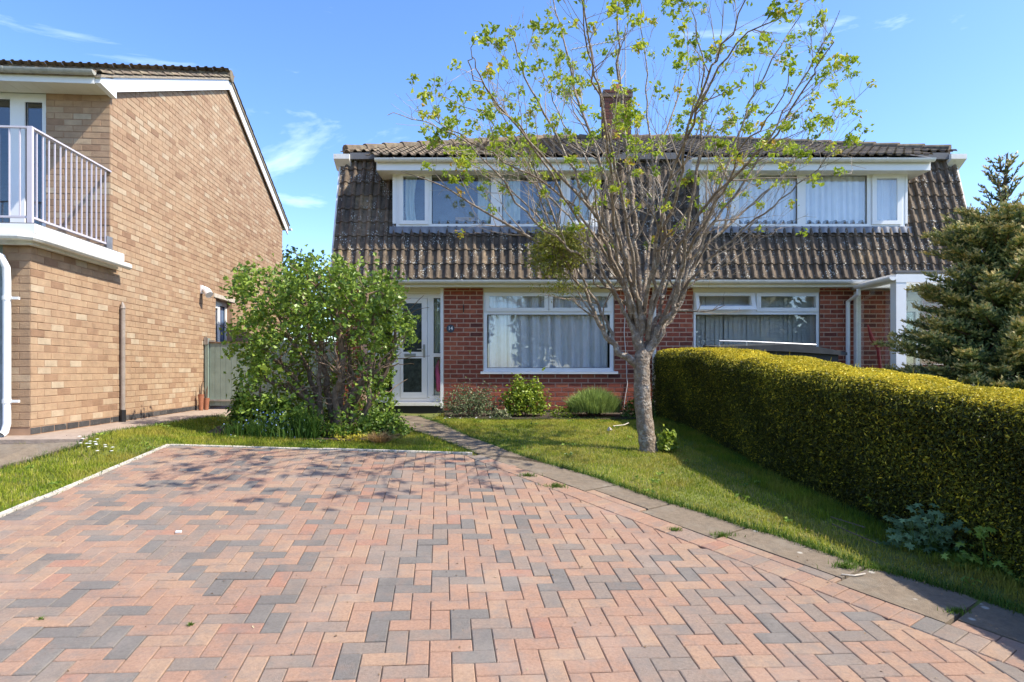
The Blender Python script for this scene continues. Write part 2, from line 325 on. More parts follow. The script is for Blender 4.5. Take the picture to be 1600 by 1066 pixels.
M['conc_tile_under'] = mat('verge_mortar', (0.30, 0.25, 0.19), 0.95, ns=16, namt=0.35, bump=0.8, bs=50)

# ------------------------------------------------------------------ ground
def in_poly(x, y, poly):
    x = np.asarray(x); y = np.asarray(y); c = np.zeros(x.shape, bool); n = len(poly); j = n-1
    for i in range(n):
        xi, yi = poly[i][:2]; xj, yj = poly[j][:2]
        cond = ((yi > y) != (yj > y)) & (x < (xj-xi)*(y-yi)/((yj-yi) if yj != yi else 1e-9)+xi)
        c ^= cond; j = i
    return c

gx = np.concatenate([[-300, -120, -60, -30, -18, -12], np.arange(-8, 9.01, 0.15), [12, 18, 30, 60, 120, 300]])
gy = np.concatenate([[-300, -120, -50, -25, -12, -6], np.arange(-4, 14.01, 0.15), [17, 22, 30, 50, 120, 300]])
XX, YY = np.meshgrid(gx, gy); ZZ = G(XX, YY)-0.012+0.006*np.sin(XX*9)*np.sin(YY*8.3)
nx, ny = len(gx), len(gy); idx = np.arange(nx*ny).reshape(ny, nx)
F = np.stack([idx[:-1, :-1], idx[:-1, 1:], idx[1:, 1:], idx[1:, :-1]], -1).reshape(-1, 4)
npmesh('ground', np.stack([XX, YY, ZZ], -1).reshape(-1, 3), F, np.full(len(F), 0.5), M['lawn'], kind='structure', smooth=True)

# drive frame
e2 = Vector((-0.113, 1.0)).normalized(); e1 = Vector((e2.y, -e2.x))
tdir = Vector((0.601, -0.799)); mnorm = Vector((-0.799, -0.601))        # along the diagonal edge; inward normal
L0 = Vector((0.3, 6.0))
FL = Vector((-3.58, 6.69)); FRr = Vector((-0.42, 6.80))
NLx = -3.46; Ynear = 0.2
def Lp(t, off=0.0): return L0+tdir*t-mnorm*off          # off>0 = outward (towards lawn)
drive_poly = [FL, FRr, Lp(0), Lp(7.2), Vector((NLx, Ynear))]
herr_clip = [FL, Lp(-1.13, -0.204), Lp(7.2, -0.204), Vector((NLx, Ynear))]

def clip(poly, cl):
    """Sutherland-Hodgman, cl clockwise convex list"""
    out_ = poly
    for i in range(len(cl)):
        a, b = cl[i], cl[(i+1) % len(cl)]; inp = out_; out_ = []
        def side(p): return (b[0]-a[0])*(p[1]-a[1])-(b[1]-a[1])*(p[0]-a[0])
        for k in range(len(inp)):
            p, q = inp[k-1], inp[k]; sp, sq = side(p), side(q)
            if (sp <= 0) != (sq <= 0):
                t = sp/(sp-sq); out_.append((p[0]+(q[0]-p[0])*t, p[1]+(q[1]-p[1])*t))
            if sq <= 0: out_.append(q)
        if len(out_) < 3: return []
    return out_
def area(p): return 0.5*sum(p[i-1][0]*p[i][1]-p[i][0]*p[i-1][1] for i in range(len(p)))

drive = MB()
drive.prism([Vector((p[0], p[1], plane(*p)+0.006)) for p in drive_poly[::-1]], 0.1)
drive_o = drive.build('driveway', M['joint'], kind='structure')

def block_tint(x=0.0):
    r = random.random()
    if x > 0.2 and r < 0.11: r = 0.6
    if r < 0.13: return random.uniform(0.0, 0.15)
    if r < 0.38: return random.uniform(0.23, 0.44)
    if r < 0.76: return random.uniform(0.50, 0.75)
    if r < 0.965: return random.uniform(0.8, 0.93)
    return random.uniform(0.97, 1.0)
def inset_poly(poly, d):
    cx = sum(p[0] for p in poly)/len(poly); cy = sum(p[1] for p in poly)/len(poly)
    n = len(poly); o = []
    s = 1 if area(poly) > 0 else -1
    for i in range(n):
        p0, p1, p2 = poly[i-1], poly[i], poly[(i+1) % n]
        a = Vector((p1[0]-p0[0], p1[1]-p0[1])); b = Vector((p2[0]-p1[0], p2[1]-p1[1]))
        if a.length < 1e-5 or b.length < 1e-5: return None
        a.normalize(); b.normalize(); na = Vector((-a.y, a.x))*s; nb = Vector((-b.y, b.x))*s
        m = na+nb
        if m.length < 0.3: return None
        m = m/m.length; k = d/max(0.35, m.dot(na)); o.append((p1[0]+m.x*k, p1[1]+m.y*k))
    return o
blocks = []   # (poly, full?, centre, angle, tint, zjit)
s_ = 0.1
for i in range(-60, 80):
    for j in range(0, 90):
        d = (i+j) % 4
        if d == 0: w_, h_ = 2, 1
        elif d == 2: w_, h_ = 1, 2
        else: continue
        q = [(i, j), (i+w_, j), (i+w_, j+h_), (i, j+h_)]
        wp = [tuple(e1*(u*s_)+e2*(v*s_)+Vector((-0.35, 0.0))) for u, v in q]
        cx = sum(p[0] for p in wp)/4; cy = sum(p[1] for p in wp)/4
        if cy < Ynear-0.2 or cy > 7.1 or cx < -3.9 or cx > 5: continue
        cp = clip(wp, herr_clip)
        if len(cp) < 3 or abs(area(cp)) < 0.0012: continue
        full = abs(abs(area(cp))-0.02) < 1e-4
        blocks.append((cp, full, (cx, cy), 0 if d == 0 else 1))
def add_row(t0, t1, o0, o1, ln):
    t = t0
    while t < t1-0.02:
        te = min(t+ln, t1); q = [tuple(Lp(t, o0)), tuple(Lp(te, o0)), tuple(Lp(te, o1)), tuple(Lp(t, o1))]
        blocks.append((q, False, tuple((Lp(t, o0)+Lp(te, o1))/2), 2)); t = te
add_row(-1.0, 7.2, -0.2, 0.0, 0.1)
prot = [(-1.2, 0.55), (1.19, 1.86), (2.72, 3.30)]      # where path slabs run right up to the header row
free = [(0.55, 1.19), (1.86, 2.72), (3.30, 7.2)]
for a_, b_ in free: add_row(a_+0.012, b_-0.012, 0.0, 0.1, 0.2)
vis = [b for b in blocks if b[1] and b[2][1] > 2.72 and abs(b[2][0]) < 0.8*b[2][1]]
vis.sort(key=lambda b: b[2][1]**2+b[2][0]**2)
ind = set(id(b) for b in vis[:300])
T_BL = 0.02
def block_template(tint):
    m = MB(); m.tint = tint; W, H, ch, j = 0.2, 0.1, 0.0045, 0.0018
    j = 0.0016; o_ = [(-W/2+j, -H/2+j), (W/2-j, -H/2+j), (W/2-j, H/2-j), (-W/2+j, H/2-j)]
    i_ = [(x-math.copysign(ch, x), y-math.copysign(ch, y)) for x, y in o_]
    m.v = [(x, y, -0.03) for x, y in o_]+[(x, y, -0.004) for x, y in o_]+[(x, y, 0) for x, y in i_]
    for k in range(4):
        k2 = (k+1) % 4; m.f += [(k, k2, 4+k2, 4+k), (4+k, 4+k2, 8+k2, 8+k)]
    m.f.append((8, 9, 10, 11)); m.t = [tint]*9
    me = bpy.data.meshes.new('paving_block'); me.from_pydata(m.v, [], m.f)
    a = me.attributes.new('tint', 'FLOAT', 'FACE'); a.data.foreach_set('value', m.t); me.materials.append(M['paver']); return me
btm = [block_template(block_tint(0)) for _ in range(40)]; btr = [block_template(block_tint(1)) for _ in range(40)]
zax = Vector((0.036, -0.1, 1)).normalized()
def pmat(dirv):
    x = Vector((dirv.x, dirv.y, 0)); x = (x-zax*x.dot(zax)).normalized(); y = zax.cross(x)
    return Matrix((x, y, zax)).transposed()
RM = [pmat(e1).to_euler(), pmat(e2).to_euler()]
rest = MB()
for b in blocks:
    cp, full, (cx, cy), kind_ = b; zj = random.gauss(0, 0.0012)
    if id(b) in ind:
        o = bpy.data.objects.new('paving_block', random.choice(btr if cx > 0.3 else btm)); link(o, drive_o)
        o.location = (cx, cy, plane(cx, cy)+T_BL+zj); e = RM[kind_].copy()
        o.rotation_euler = (e.x+random.gauss(0, 0.006), e.y+random.gauss(0, 0.006), e.z+random.gauss(0, 0.003))
    else:
        if area(cp) < 0: cp = cp[::-1]
        oq = inset_poly(cp, 0.0018); iq = inset_poly(cp, 0.0062)
        if not oq or not iq or area(iq) < 2e-4 or area(oq) < 4e-4: continue
        t = block_tint(cx); n = len(cp); k0 = len(rest.v)
        for qq, dz in ((oq, -0.03), (oq, -0.004), (iq, 0)):
            rest.v += [(x, y, plane(x, y)+T_BL+zj+dz) for x, y in qq]
        for r_ in range(2):
            for k in range(n):
                k2 = (k+1) % n; rest.f.append((k0+r_*n+k, k0+r_*n+k2, k0+(r_+1)*n+k2, k0+(r_+1)*n+k)); rest.t.append(t)
        rest.f.append(tuple(k0+2*n+k for k in range(n))); rest.t.append(t)
rest.build('paving_blocks', M['paver'], drive_o, kind='stuff')
# pale edging strips
ed = MB()
def strip(mb, a, b, w_, top, zf, seg=0.9, gap=0.004):
    a, b = Vector(a), Vector(b); d = (b-a); Ln = d.length; d.normalize(); nrm = Vector((-d.y, d.x)); k = max(1, int(round(Ln/seg)))
    for i in range(k):
        p, q = a+d*(Ln*i/k+gap), a+d*(Ln*(i+1)/k-gap)
        pts = [p, q, q+nrm*w_, p+nrm*w_]; jz = random.gauss(0, 0.003)
        if area([tuple(x) for x in pts]) < 0: pts = pts[::-1]
        mb.prism([Vector((x.x, x.y, zf(x.x, x.y)+top+jz)) for x in pts], 0.09)
strip(ed, (NLx, Ynear), FL+Vector((-0.003, 0.03)), 0.042, 0.030, plane)
strip(ed, FL+Vector((-0.003, 0.004)), FRr+Vector((0.0, 0.004)), 0.042, 0.030, plane)
ed.build('edging', M['edging'], drive_o)

# path
pr_px = [(655, 652), (702, 670), (734, 685), (771, 698), (816, 714), (861, 727), (895, 736), (938, 748), (1015, 777), (1100, 802), (1170, 826), (1215, 836), (1300, 867), (1350, 885), (1425, 902), (1520, 930), (1600, 957)]
pl_px = [(612, 652), (640, 673), (696, 691), (732, 705)]
PRt = [gp(*p).to_2d() for p in pr_px]; d_ = (PRt[-1]-PRt[-3]).normalized(); PRt += [PRt[-1]+d_*1.2, PRt[-1]+d_*3.6]
PLf = [gp(*p).to_2d() for p in pl_px]+[FRr+Vector((0.05, 0.03))]
def along(poly, n):
    L_ = [0]
    for i in range(1, len(poly)): L_.append(L_[-1]+(poly[i]-poly[i-1]).length)
    res = []
    for k in range(n):
        s = L_[-1]*k/(n-1); i = max(j for j in range(len(L_)) if L_[j] <= s+1e-9); i = min(i, len(poly)-2)
        res.append(poly[i].lerp(poly[i+1], (s-L_[i])/max(1e-9, L_[i+1]-L_[i])))
    return res
def path_z(x, y): return max(plane(x, y) if y < 6.9 else 0, 0) if y < 6.9 else g(x, y)
path_root = bpy.data.objects.new('garden_path', None); C.objects.link(path_root)
pb = MB()
def bay(lefts, rights, top=0.022):
    """quads between matched left/right points -> one slab object"""
    m = MB(); n = len(lefts)
    zf = lambda p: (plane(p.x, p.y) if p.y < 6.9 else g(p.x, p.y))+top
    ring = list(lefts)+list(rights)[::-1]
    i0 = 0; m.v = [(p.x, p.y, zf(p)) for p in ring]+[(p.x, p.y, zf(p)-0.1) for p in ring]; N_ = len(ring)
    for k in range(n-1): m.f.append((k, N_-1-k, N_-2-k, k+1)[::-1]); m.t.append(0.5)
    for k in range(N_):
        k2 = (k+1) % N_; m.f.append((k, k2, N_+k2, N_+k)[::-1]); m.t.append(0.5)
    o = m.build('slab', M['concrete'], path_root); return o
# near door part: left edge PLf pairs with PRt[0:7]
ls = along(PLf, 9); rs = along(PRt[:6], 9)
for k in (0, 3, 6):
    kk = min(k+3, 8); a = [p.copy() for p in ls[k:kk+1]]; b = [p.copy() for p in rs[k:kk+1]]
    a[-1] = a[-1].lerp(a[-2], 0.03); b[-1] = b[-1].lerp(b[-2], 0.03); bay(a, b)
# diagonal part
segs = [(-1.05, 0.55, 0.0), (0.56, 1.18, 0.105), (1.19, 1.86, 0.0), (1.87, 2.71, 0.105), (2.72, 3.30, 0.0), (3.31, 4.6, 0.105), (4.61, 7.2, 0.105)]
def right_at(t):
    """intersection of the perpendicular from Lp(t) with right edge"""
    o = Lp(t); best = None
    for i in range(len(PRt)-1):
        a, b = PRt[i], PRt[i+1]; ta, tb = (a-o).dot(tdir), (b-o).dot(tdir)
        if (ta <= 0) != (tb <= 0):
            p = a.lerp(b, ta/(ta-tb)); best = p
    return best if best is not None else Lp(t, 0.75)
for (t0, t1, off) in segs:
    ts = [t0+0.006+(t1-t0-0.012)*k/4 for k in range(5)]
    a = [Lp(t, off+0.004) for t in ts]; b = [right_at(t) for t in ts]
    if t0 < -1: a = [FRr+Vector((0.06, 0.0)), FRr.lerp(Lp(0), 0.5)+Vector((0.01, 0.01)), Lp(0, 0.005), Lp(0.27, 0.005), Lp(0.54, 0.005)]; b[0] = rs[-1].copy()
    bay(a, b)
path_root['kind'] = 'structure'
# sub-base under the path so that no grass ground shows in the joints
path_poly = [tuple(p) for p in PLf]+[tuple(Lp(t, 0.0)) for t in (0, 1, 2, 3, 4, 5, 7.2)]+[tuple(p) for p in PRt[::-1]]

# buff concrete apron along the left house, step down at its near end
FLW = Fr((-4.98, 6.62, 0), math.atan2(0.9972, -0.0748))       # side wall frame: a goes deeper, c towards the camera side (right)
ap = MB()
ap_pts = [FLW.p(-0.42, 0.925, -1.5), FLW.p(-0.42, 0.925, 0.35), gp(128, 693), gp(172, 677), gp(268, 662), gp(348, 650)+Vector((0, 0.1, 0)), FLW.p(7.0, 0.925, 1.6), FLW.p(9.5, 0.925, 1.6), FLW.p(9.5, 0.925, -0.3), FLW.p(0.3, 0.925, -0.3), FLW.p(0.3, 0.925, -1.5)]
ap_pts = [Vector((p.x, p.y, 0.922)) for p in ap_pts]
ap.prism(ap_pts, 0.3); ap_o = ap.build('side_pavement', M['concrete_pink'], kind='structure')
lp = MB(); lpts = [gp(-60, 745), gp(0, 732), gp(60, 716), gp(120, 698), gp(128, 693), FLW.p(-0.43, 0, 0.34), FLW.p(-0.43, 0, -1.6)]
lp.prism([Vector((p.x, p.y, g(p.x, p.y)+0.02)) for p in ([Vector((-5.6, 2.0, 0)), Vector((-4.1, 2.0, 0))]+lpts)], 0.2)
lp.build('footpath', M['concrete'], kind='structure')
left_conc = [(p.x, p.y) for p in ap_pts]; left_conc2 = [(-5.6, 2.0), (-4.1, 2.0)]+[(p.x, p.y) for p in lpts]

# beds
def bed(name, poly, top=0.012):
    m = MB(); m.prism([Vector((x, y, g(x, y)+top)) for x, y in poly], 0.08); return m.build(name, M['soil'], kind='structure')
bed_front = [(-1.05, 9.92), (0.2, 9.86), (1.6, 9.86), (2.3, 9.95), (2.5, 10.9), (-1.15, 10.9)]
bed('flower_bed', bed_front)
bed_bush = [(-3.7, 7.75), (-2.9, 7.45), (-1.9, 7.45), (-1.35, 7.8), (-1.3, 8.6), (-1.9, 9.2), (-3.4, 9.2), (-3.9, 8.5)]
bed('flower_bed', bed_bush)
rd = MB(); rd.prism([Vector((x, y, g(x, y)+0.012)) for x, y in ((-300, -14), (300, -14), (300, -5.4), (-300, -5.4))], 0.1); rd.build('road', M['asphalt'], kind='structure')

# ------------------------------------------------------------------ brickwork
BW, BH, BL, BT = 0.2228, 0.0782, 0.2090, 0.0645
def brick_mesh(matn, tint, proud):
    v = []; z0, z1 = 0, BT; x0, x1 = 0, BL; ins = 0.0014
    for (i_, y) in ((0, 0.004), (0, -proud+0.003), (ins, -proud)):
        v += [(x0+i_, y, z0+i_), (x1-i_, y, z0+i_), (x1-i_, y, z1-i_), (x0+i_, y, z1-i_)]
    f = []
    for r_ in range(2):
        for k in range(4):
            k2 = (k+1) % 4; f.append((r_*4+k, r_*4+k2, r_*4+4+k2, r_*4+4+k))
    f.append((8, 9, 10, 11))
    me = bpy.data.meshes.new('brick'); me.from_pydata(v, [], f)
    a = me.attributes.new('tint', 'FLOAT', 'FACE'); a.data.foreach_set('value', [tint]*9); me.materials.append(M[matn]); return me
class Bricks:
    def __init__(s, matn, proud=0.008, ex=0.0): s.matn = matn; s.list = []; s.proud = proud; s.ex = ex
    def wall(s, fr, a0, a1, z0, z1, holes=(), top=None, prio=1.0, aorg=0.0, zorg=None):
        zorg = z0 if zorg is None else zorg
        r0 = int(math.floor((z0-zorg)/BH+1e-6)); r1 = int(math.ceil((z1-zorg)/BH))
        for r_ in range(r0, r1):
            b0 = zorg+r_*BH+0.006-s.ex/2; b1 = b0+BT+s.ex
            b0c, b1c = max(b0, z0), min(b1, z1)
            if b1c-b0c < 0.02: continue
            off = aorg+(0.5*BW if r_ % 2 else 0.0)
            k0 = int(math.floor((a0-off)/BW))-1; k1 = int(math.ceil((a1-off)/BW))+1
            for k in range(k0, k1):
                p0 = off+k*BW+0.006-s.ex/2; p1 = p0+BL+s.ex; segs_ = [(max(p0, a0), min(p1, a1))]
                for (ha0, ha1, hb0, hb1) in holes:
                    if b1c <= hb0+0.02 or b0c >= hb1-0.02: continue
                    ns_ = []
                    for (x0, x1) in segs_:
                        if x1 <= ha0 or x0 >= ha1: ns_.append((x0, x1)); continue
                        if x0 < ha0: ns_.append((x0, ha0-0.002))
                        if x1 > ha1: ns_.append((ha1+0.002, x1))
                    segs_ = ns_
                for (x0, x1) in segs_:
                    if x1-x0 < 0.03: continue
                    if top is not None and top((x0+x1)/2) < b1c-0.03: continue
                    s.list.append((fr, x0, x1, b0c, b1c, prio))
    def build(s, root, limit=300):
        ro = wloc(root); scored = []
        for it in s.list:
            fr, x0, x1, b0, b1, prio = it; p = fr.p((x0+x1)/2, (b0+b1)/2, 0); v = Vector((0, 0, EYE))-p; d = v.length
            px = 800+1000*p.x/p.y; py = 578-1000*(p.z-EYE)/p.y
            ok = -5 < px < 1605 and -5 < py < 1066
            sc_ = (fr.n.dot(v)/d)*(x1-x0)*(b1-b0)/d/d*prio if ok else -1
            scored.append((sc_, it))
        scored.sort(key=lambda t: -t[0])
        meshes = [brick_mesh(s.matn, t, s.proud+random.uniform(-0.0015, 0.0015)) for t in np.clip(np.random.default_rng(3).normal(0.55, 0.2, 24), 0, 1)]
        V = []; Fm = []; Tn = []; tv = np.array([v.co[:] for v in meshes[0].vertices]); tf = np.array([p.vertices[:] for p in meshes[0].polygons])
        cnt = 0
        for i, (sc_, (fr, x0, x1, b0, b1, prio)) in enumerate(scored):
            if i < limit and sc_ > 0:
                o = bpy.data.objects.new('brick', random.choice(meshes)); link(o, root)
                o.location = fr.p(x0, b0, random.gauss(0, 0.0008))-ro; o.rotation_euler = (random.gauss(0, 0.004), 0, fr.ang+random.gauss(0, 0.003))
                o.scale = ((x1-x0)/BL, 1, (b1-b0)/BT)
            else:
                q = tv.copy(); q[:, 0] *= (x1-x0)/BL; q[:, 2] *= (b1-b0)/BT; q[:, 1] += random.gauss(0, 0.001)
                o_ = fr.p(x0, b0, 0); w_ = np.outer(q[:, 0], fr.u)-np.outer(q[:, 1], fr.n); w_[:, 2] = q[:, 2]; w_ += np.array(o_)
                V.append(w_); Fm.append(tf+cnt*12); Tn.append(np.full(9, min(1, max(0, random.gauss(0.55, 0.24))))); cnt += 1
        if V: npmesh('brickwork', np.concatenate(V), np.concatenate(Fm), np.concatenate(Tn), M[s.matn], root, kind='stuff')

# ------------------------------------------------------------------ tiles
TWd, TL = 0.30, 0.258
prof = []
for k in range(2):
    o_ = k*0.15
    prof += [(o_+0.0, 0.004), (o_+0.012, 0.0), (o_+0.072, 0.0), (o_+0.080, 0.026), (o_+0.098, 0.044), (o_+0.12, 0.044), (o_+0.138, 0.026)]
prof.append((0.297, 0.002))
def tile_arrays(lift=0.022, over=0.035):
    n = len(prof); v = []
    for (y, h) in ((0, lift), (TL+over, 0.0)):
        for x, z in prof: v.append((x, y, z+h))
    for x, z in prof: v.append((x, 0.002, max(z+lift-0.02, 0.001)))
    f = []
    for k in range(n-1):
        f.append((k, k+1, n+k+1, n+k)); f.append((2*n+k, 2*n+k+1, k+1, k))
    f.append((0, n, 2*n, 2*n)[:3]+(2*n,)) if False else None
    return np.array(v), np.array(f)
TV, TF = tile_arrays()
def tile_mesh(tint, mt):
    me = bpy.data.meshes.new('tile'); me.from_pydata(TV.tolist(), [], TF.tolist())
    a = me.attributes.new('tint', 'FLOAT', 'FACE'); a.data.foreach_set('value', [tint]*len(TF)); me.materials.append(mt); return me
tile_ms = [tile_mesh(t, M['tile']) for t in np.linspace(0.02, 1.0, 20)]
def slope_axes(fr, pitch):
    """x along fr.u, y up the slope (going inward -n), z out of slope"""
    ux = Vector(fr.u); uy = Vector((-fr.n.x*math.cos(pitch), -fr.n.y*math.cos(pitch), math.sin(pitch))); uz = ux.cross(uy); return ux, uy, uz
def tiled(fr, pitch, a0, a1, rows, z0, c0, root, mode, skip=None, clipf=None, mt=None, tintf=None, name='tile'):
    """first course starts at height z0, outward position c0"""
    ux, uy, uz = slope_axes(fr, pitch); ro = wloc(root); org = fr.p(0, z0, c0); V = []; Fm = []; Tn = []; cnt = 0
    cols_ = int(math.ceil((a1-a0)/TWd-0.02)); wsc = (a1-a0)/(cols_*TWd); rot = Matrix((ux, uy, uz)).transposed().to_euler()
    for r_ in range(rows):
        for k in range(cols_):
            a = a0+k*TWd*wsc; p = org+ux*a+uy*(r_*TL)
            if skip and skip(a, a+TWd*wsc, r_): continue
            if clipf and not clipf(a, a+TWd*wsc, r_): continue
            tt = tintf(a, r_) if tintf else random.random()
            if mode == 'obj':
                o = bpy.data.objects.new(name, tile_ms[int(min(19, max(0, tt*19.9)))]); link(o, root)
                o.location = p+uz*random.uniform(0, 0.003)-ro; o.rotation_euler = (rot.x+random.gauss(0, 0.004), rot.y+random.gauss(0, 0.003), rot.z); o.scale = (wsc, 1, 1)
            else:
                q = TV.copy(); q[:, 0] *= wsc; q[:, 2] *= 0.75; q[:, 2] += random.uniform(0, 0.008)
                V.append(np.outer(q[:, 0], ux)+np.outer(q[:, 1], uy)+np.outer(q[:, 2], uz)+np.array(p)); Fm.append(TF+cnt*len(TV)); Tn.append(np.full(len(TF), tt)); cnt += 1
    if V: return npmesh('roof_tiles', np.concatenate(V), np.concatenate(Fm), np.concatenate(Tn), mt or M['tile_roof'], root, kind='stuff')

# ------------------------------------------------------------------ windows
def window(root, fr, spec, matf='white', name='window', glass='glass', depth=0.06, cface=0.0):
    """spec: outer (a0,a1,b0,b1); fixed [(a0,a1,b0,b1)] glass holes; sash [((outer),(glass),tilt)]"""
    A0, A1, B0, B1 = spec['outer']
    xs = sorted(set([A0, A1]+[v for q in spec['holes'] for v in q[:2]])); zs = sorted(set([B0, B1]+[v for q in spec['holes'] for v in q[2:]]))
    m = MB()
    for i in range(len(xs)-1):
        for j in range(len(zs)-1):
            cx, cz = (xs[i]+xs[i+1])/2, (zs[j]+zs[j+1])/2
            if any(q[0] < cx < q[1] and q[2] < cz < q[3] for q in spec['holes']): continue
            m.box(fr, xs[i], xs[i+1], zs[j], zs[j+1], cface-depth, cface)
    wo = m.build(name, M[matf], root)
    for q in spec['holes']:
        if q in spec.get('sash_holes', []): continue
        p = MB(); p.box(fr, q[0]-0.005, q[1]+0.005, q[2]-0.005, q[3]+0.005, cface-0.040, cface-0.032); p.build('pane', M[glass], wo)
        gk = MB()     # dark gasket
        for (x0, x1, z0, z1) in ((q[0], q[1], q[3]-0.008, q[3]), (q[0], q[1], q[2], q[2]+0.008), (q[0], q[0]+0.008, q[2]+0.008, q[3]-0.008), (q[1]-0.008, q[1], q[2]+0.008, q[3]-0.008)):
            gk.box(fr, x0, x1, z0, z1, cface-0.031, cface-0.020)
        gk.build('gasket', M['rubber'], wo)
    for (oq, gq, tilt) in spec.get('sashes', []):
        m = MB(); t = math.sin(tilt); f2 = fr
        def sb(mb, x0, x1, z0, z1, c0, c1):
            # tilts outwards round the top edge oq[3]
            i = len(mb.v)
            for a, b, c in ((x0,z0,c0),(x1,z0,c0),(x1,z1,c0),(x0,z1,c0),(x0,z0,c1),(x1,z0,c1),(x1,z1,c1),(x0,z1,c1)):
                h = oq[3]-b; mb.v.append(tuple(fr.p(a, oq[3]-h*math.cos(tilt)+c*t*0, cface+c+h*t)))
            for q in ((0,3,2,1),(4,5,6,7),(0,1,5,4),(2,3,7,6),(1,2,6,5),(0,4,7,3)): mb.f.append(tuple(i+k for k in q)); mb.t.append(0.5)
        for (x0, x1, z0, z1) in ((oq[0], oq[1], gq[3], oq[3]), (oq[0], oq[1], oq[2], gq[2]), (oq[0], gq[0], gq[2], gq[3]), (gq[1], oq[1], gq[2], gq[3])):
            sb(m, x0, x1, z0, z1, 0.003, 0.022)
        so = m.build('sash', M[matf], wo)
        p = MB(); sb(p, gq[0]-0.004, gq[1]+0.004, gq[2]-0.004, gq[3]+0.004, 0.007, 0.013); p.build('pane', M[glass], wo)
    if 'sill' in spec:
        a0, a1, b0, b1, c1 = spec['sill']; m = MB(); m.extr(fr, [(cface-0.05, b0), (c1, b0), (c1, b1-0.008), (cface-0.0, b1), (cface-0.05, b1)], a0, a1); m.build('sill', M['white'], wo)
    return wo
def curtain(fr, a0, a1, b0, b1, c, matn, label, waves=9, amp=0.03, seed=0, cat='curtain', group=None, gather=0.0):
    rr = random.Random(seed); n = int(max(12, (a1-a0)*70)); ph = [rr.uniform(0, 6.28) for _ in range(4)]
    V = []; rows_ = 7
    for j in range(rows_):
        z = b0+(b1-b0)*j/(rows_-1)
        for i in range(n+1):
            s = i/n; a = a0+(a1-a0)*s
            if gather: a = a0+(a-a0)*(1-gather*math.sin(math.pi*min(1, (1-j/(rows_-1))))*1.0)
            d = amp*(math.sin(s*waves*6.283+ph[0]+0.5*math.sin(s*17+ph[1]))+0.45*math.sin(s*waves*2.3*6.283+ph[2]+j*0.15))
            V.append(tuple(fr.p(a, z, c+d)))
    V = np.array(V); idx = np.arange(rows_*(n+1)).reshape(rows_, n+1)
    F = np.stack([idx[:-1, :-1], idx[:-1, 1:], idx[1:, 1:], idx[1:, :-1]], -1).reshape(-1, 4)
    F2 = V.copy()-np.array(fr.n)*0.003
    o = npmesh('curtain', np.concatenate([V, F2]), np.concatenate([F, F[:, ::-1]+len(V)]), np.full(2*len(F), 0.5), M[matn], smooth=True)
    tag(o, label, cat, group); return o
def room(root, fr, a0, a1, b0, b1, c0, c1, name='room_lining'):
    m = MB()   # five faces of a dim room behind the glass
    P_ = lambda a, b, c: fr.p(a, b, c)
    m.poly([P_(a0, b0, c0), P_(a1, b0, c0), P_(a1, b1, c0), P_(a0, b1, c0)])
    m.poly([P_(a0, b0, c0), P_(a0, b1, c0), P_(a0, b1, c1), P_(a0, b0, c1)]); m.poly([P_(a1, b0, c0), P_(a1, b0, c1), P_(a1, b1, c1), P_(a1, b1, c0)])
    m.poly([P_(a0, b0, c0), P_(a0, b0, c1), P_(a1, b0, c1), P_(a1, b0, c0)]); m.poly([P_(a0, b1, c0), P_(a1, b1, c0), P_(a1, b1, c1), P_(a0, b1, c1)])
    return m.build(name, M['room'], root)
def gutter_prof(r=0.055, n=8):
    return [(r*math.cos(math.pi+math.pi*k/n), r*math.sin(math.pi+math.pi*k/n)) for k in range(n+1)]+[((r-0.006)*math.cos(2*math.pi-math.pi*k/n), (r-0.006)*math.sin(2*math.pi-math.pi*k/n)+0.001) for k in range(n+1)]
def gutter(root, fr, a0, a1, b, c, mt='white_dirty', r=0.055, name='gutter'):
    m = MB(); m.extr(fr, [(x+c, z+b) for x, z in gutter_prof(r)], a0, a1)
    m.extr(fr, [(c+r*math.cos(t), b+r*math.sin(t)) for t in np.linspace(math.pi, 2*math.pi, 9)], a0-0.006, a0); m.extr(fr, [(c+r*math.cos(t), b+r*math.sin(t)) for t in np.linspace(math.pi, 2*math.pi, 9)], a1, a1+0.006)
    o = m.build(name, M[mt], root)
    k = a0+0.3
    while k < a1-0.1:
        b_ = MB(); b_.extr(fr, [(c+(r+0.004)*math.cos(t), b+(r+0.004)*math.sin(t)) for t in np.linspace(math.pi, 2*math.pi, 9)]+[(c+r*0.96, b+0.004), (c-r*0.96, b+0.004)], k, k+0.025); b_.build('gutter_bracket', M[mt], o); k += 0.95
    return o

# ------------------------------------------------------------------ main pair of houses
DF = 10.87                                  # facade depth
FM = Fr((0, DF, 0), 0)
def X(px): return fx(px, DF)
def Z(py): return fz(py, DF)
XL, XP, XR = -2.985, 2.40, 7.745
GZ = 0.84
h14 = thing('semi_detached_house', (XL+2.7, DF, GZ), 'left half of the mansard pair, number 14, red brick below, with the white front door', 'house', 'semi-detached houses')
h15 = thing('semi_detached_house', (XP+2.7, DF, GZ), 'right half of the mansard pair behind the hedge, with one small window tilted open', 'house', 'semi-detached houses')
WT = 3.02
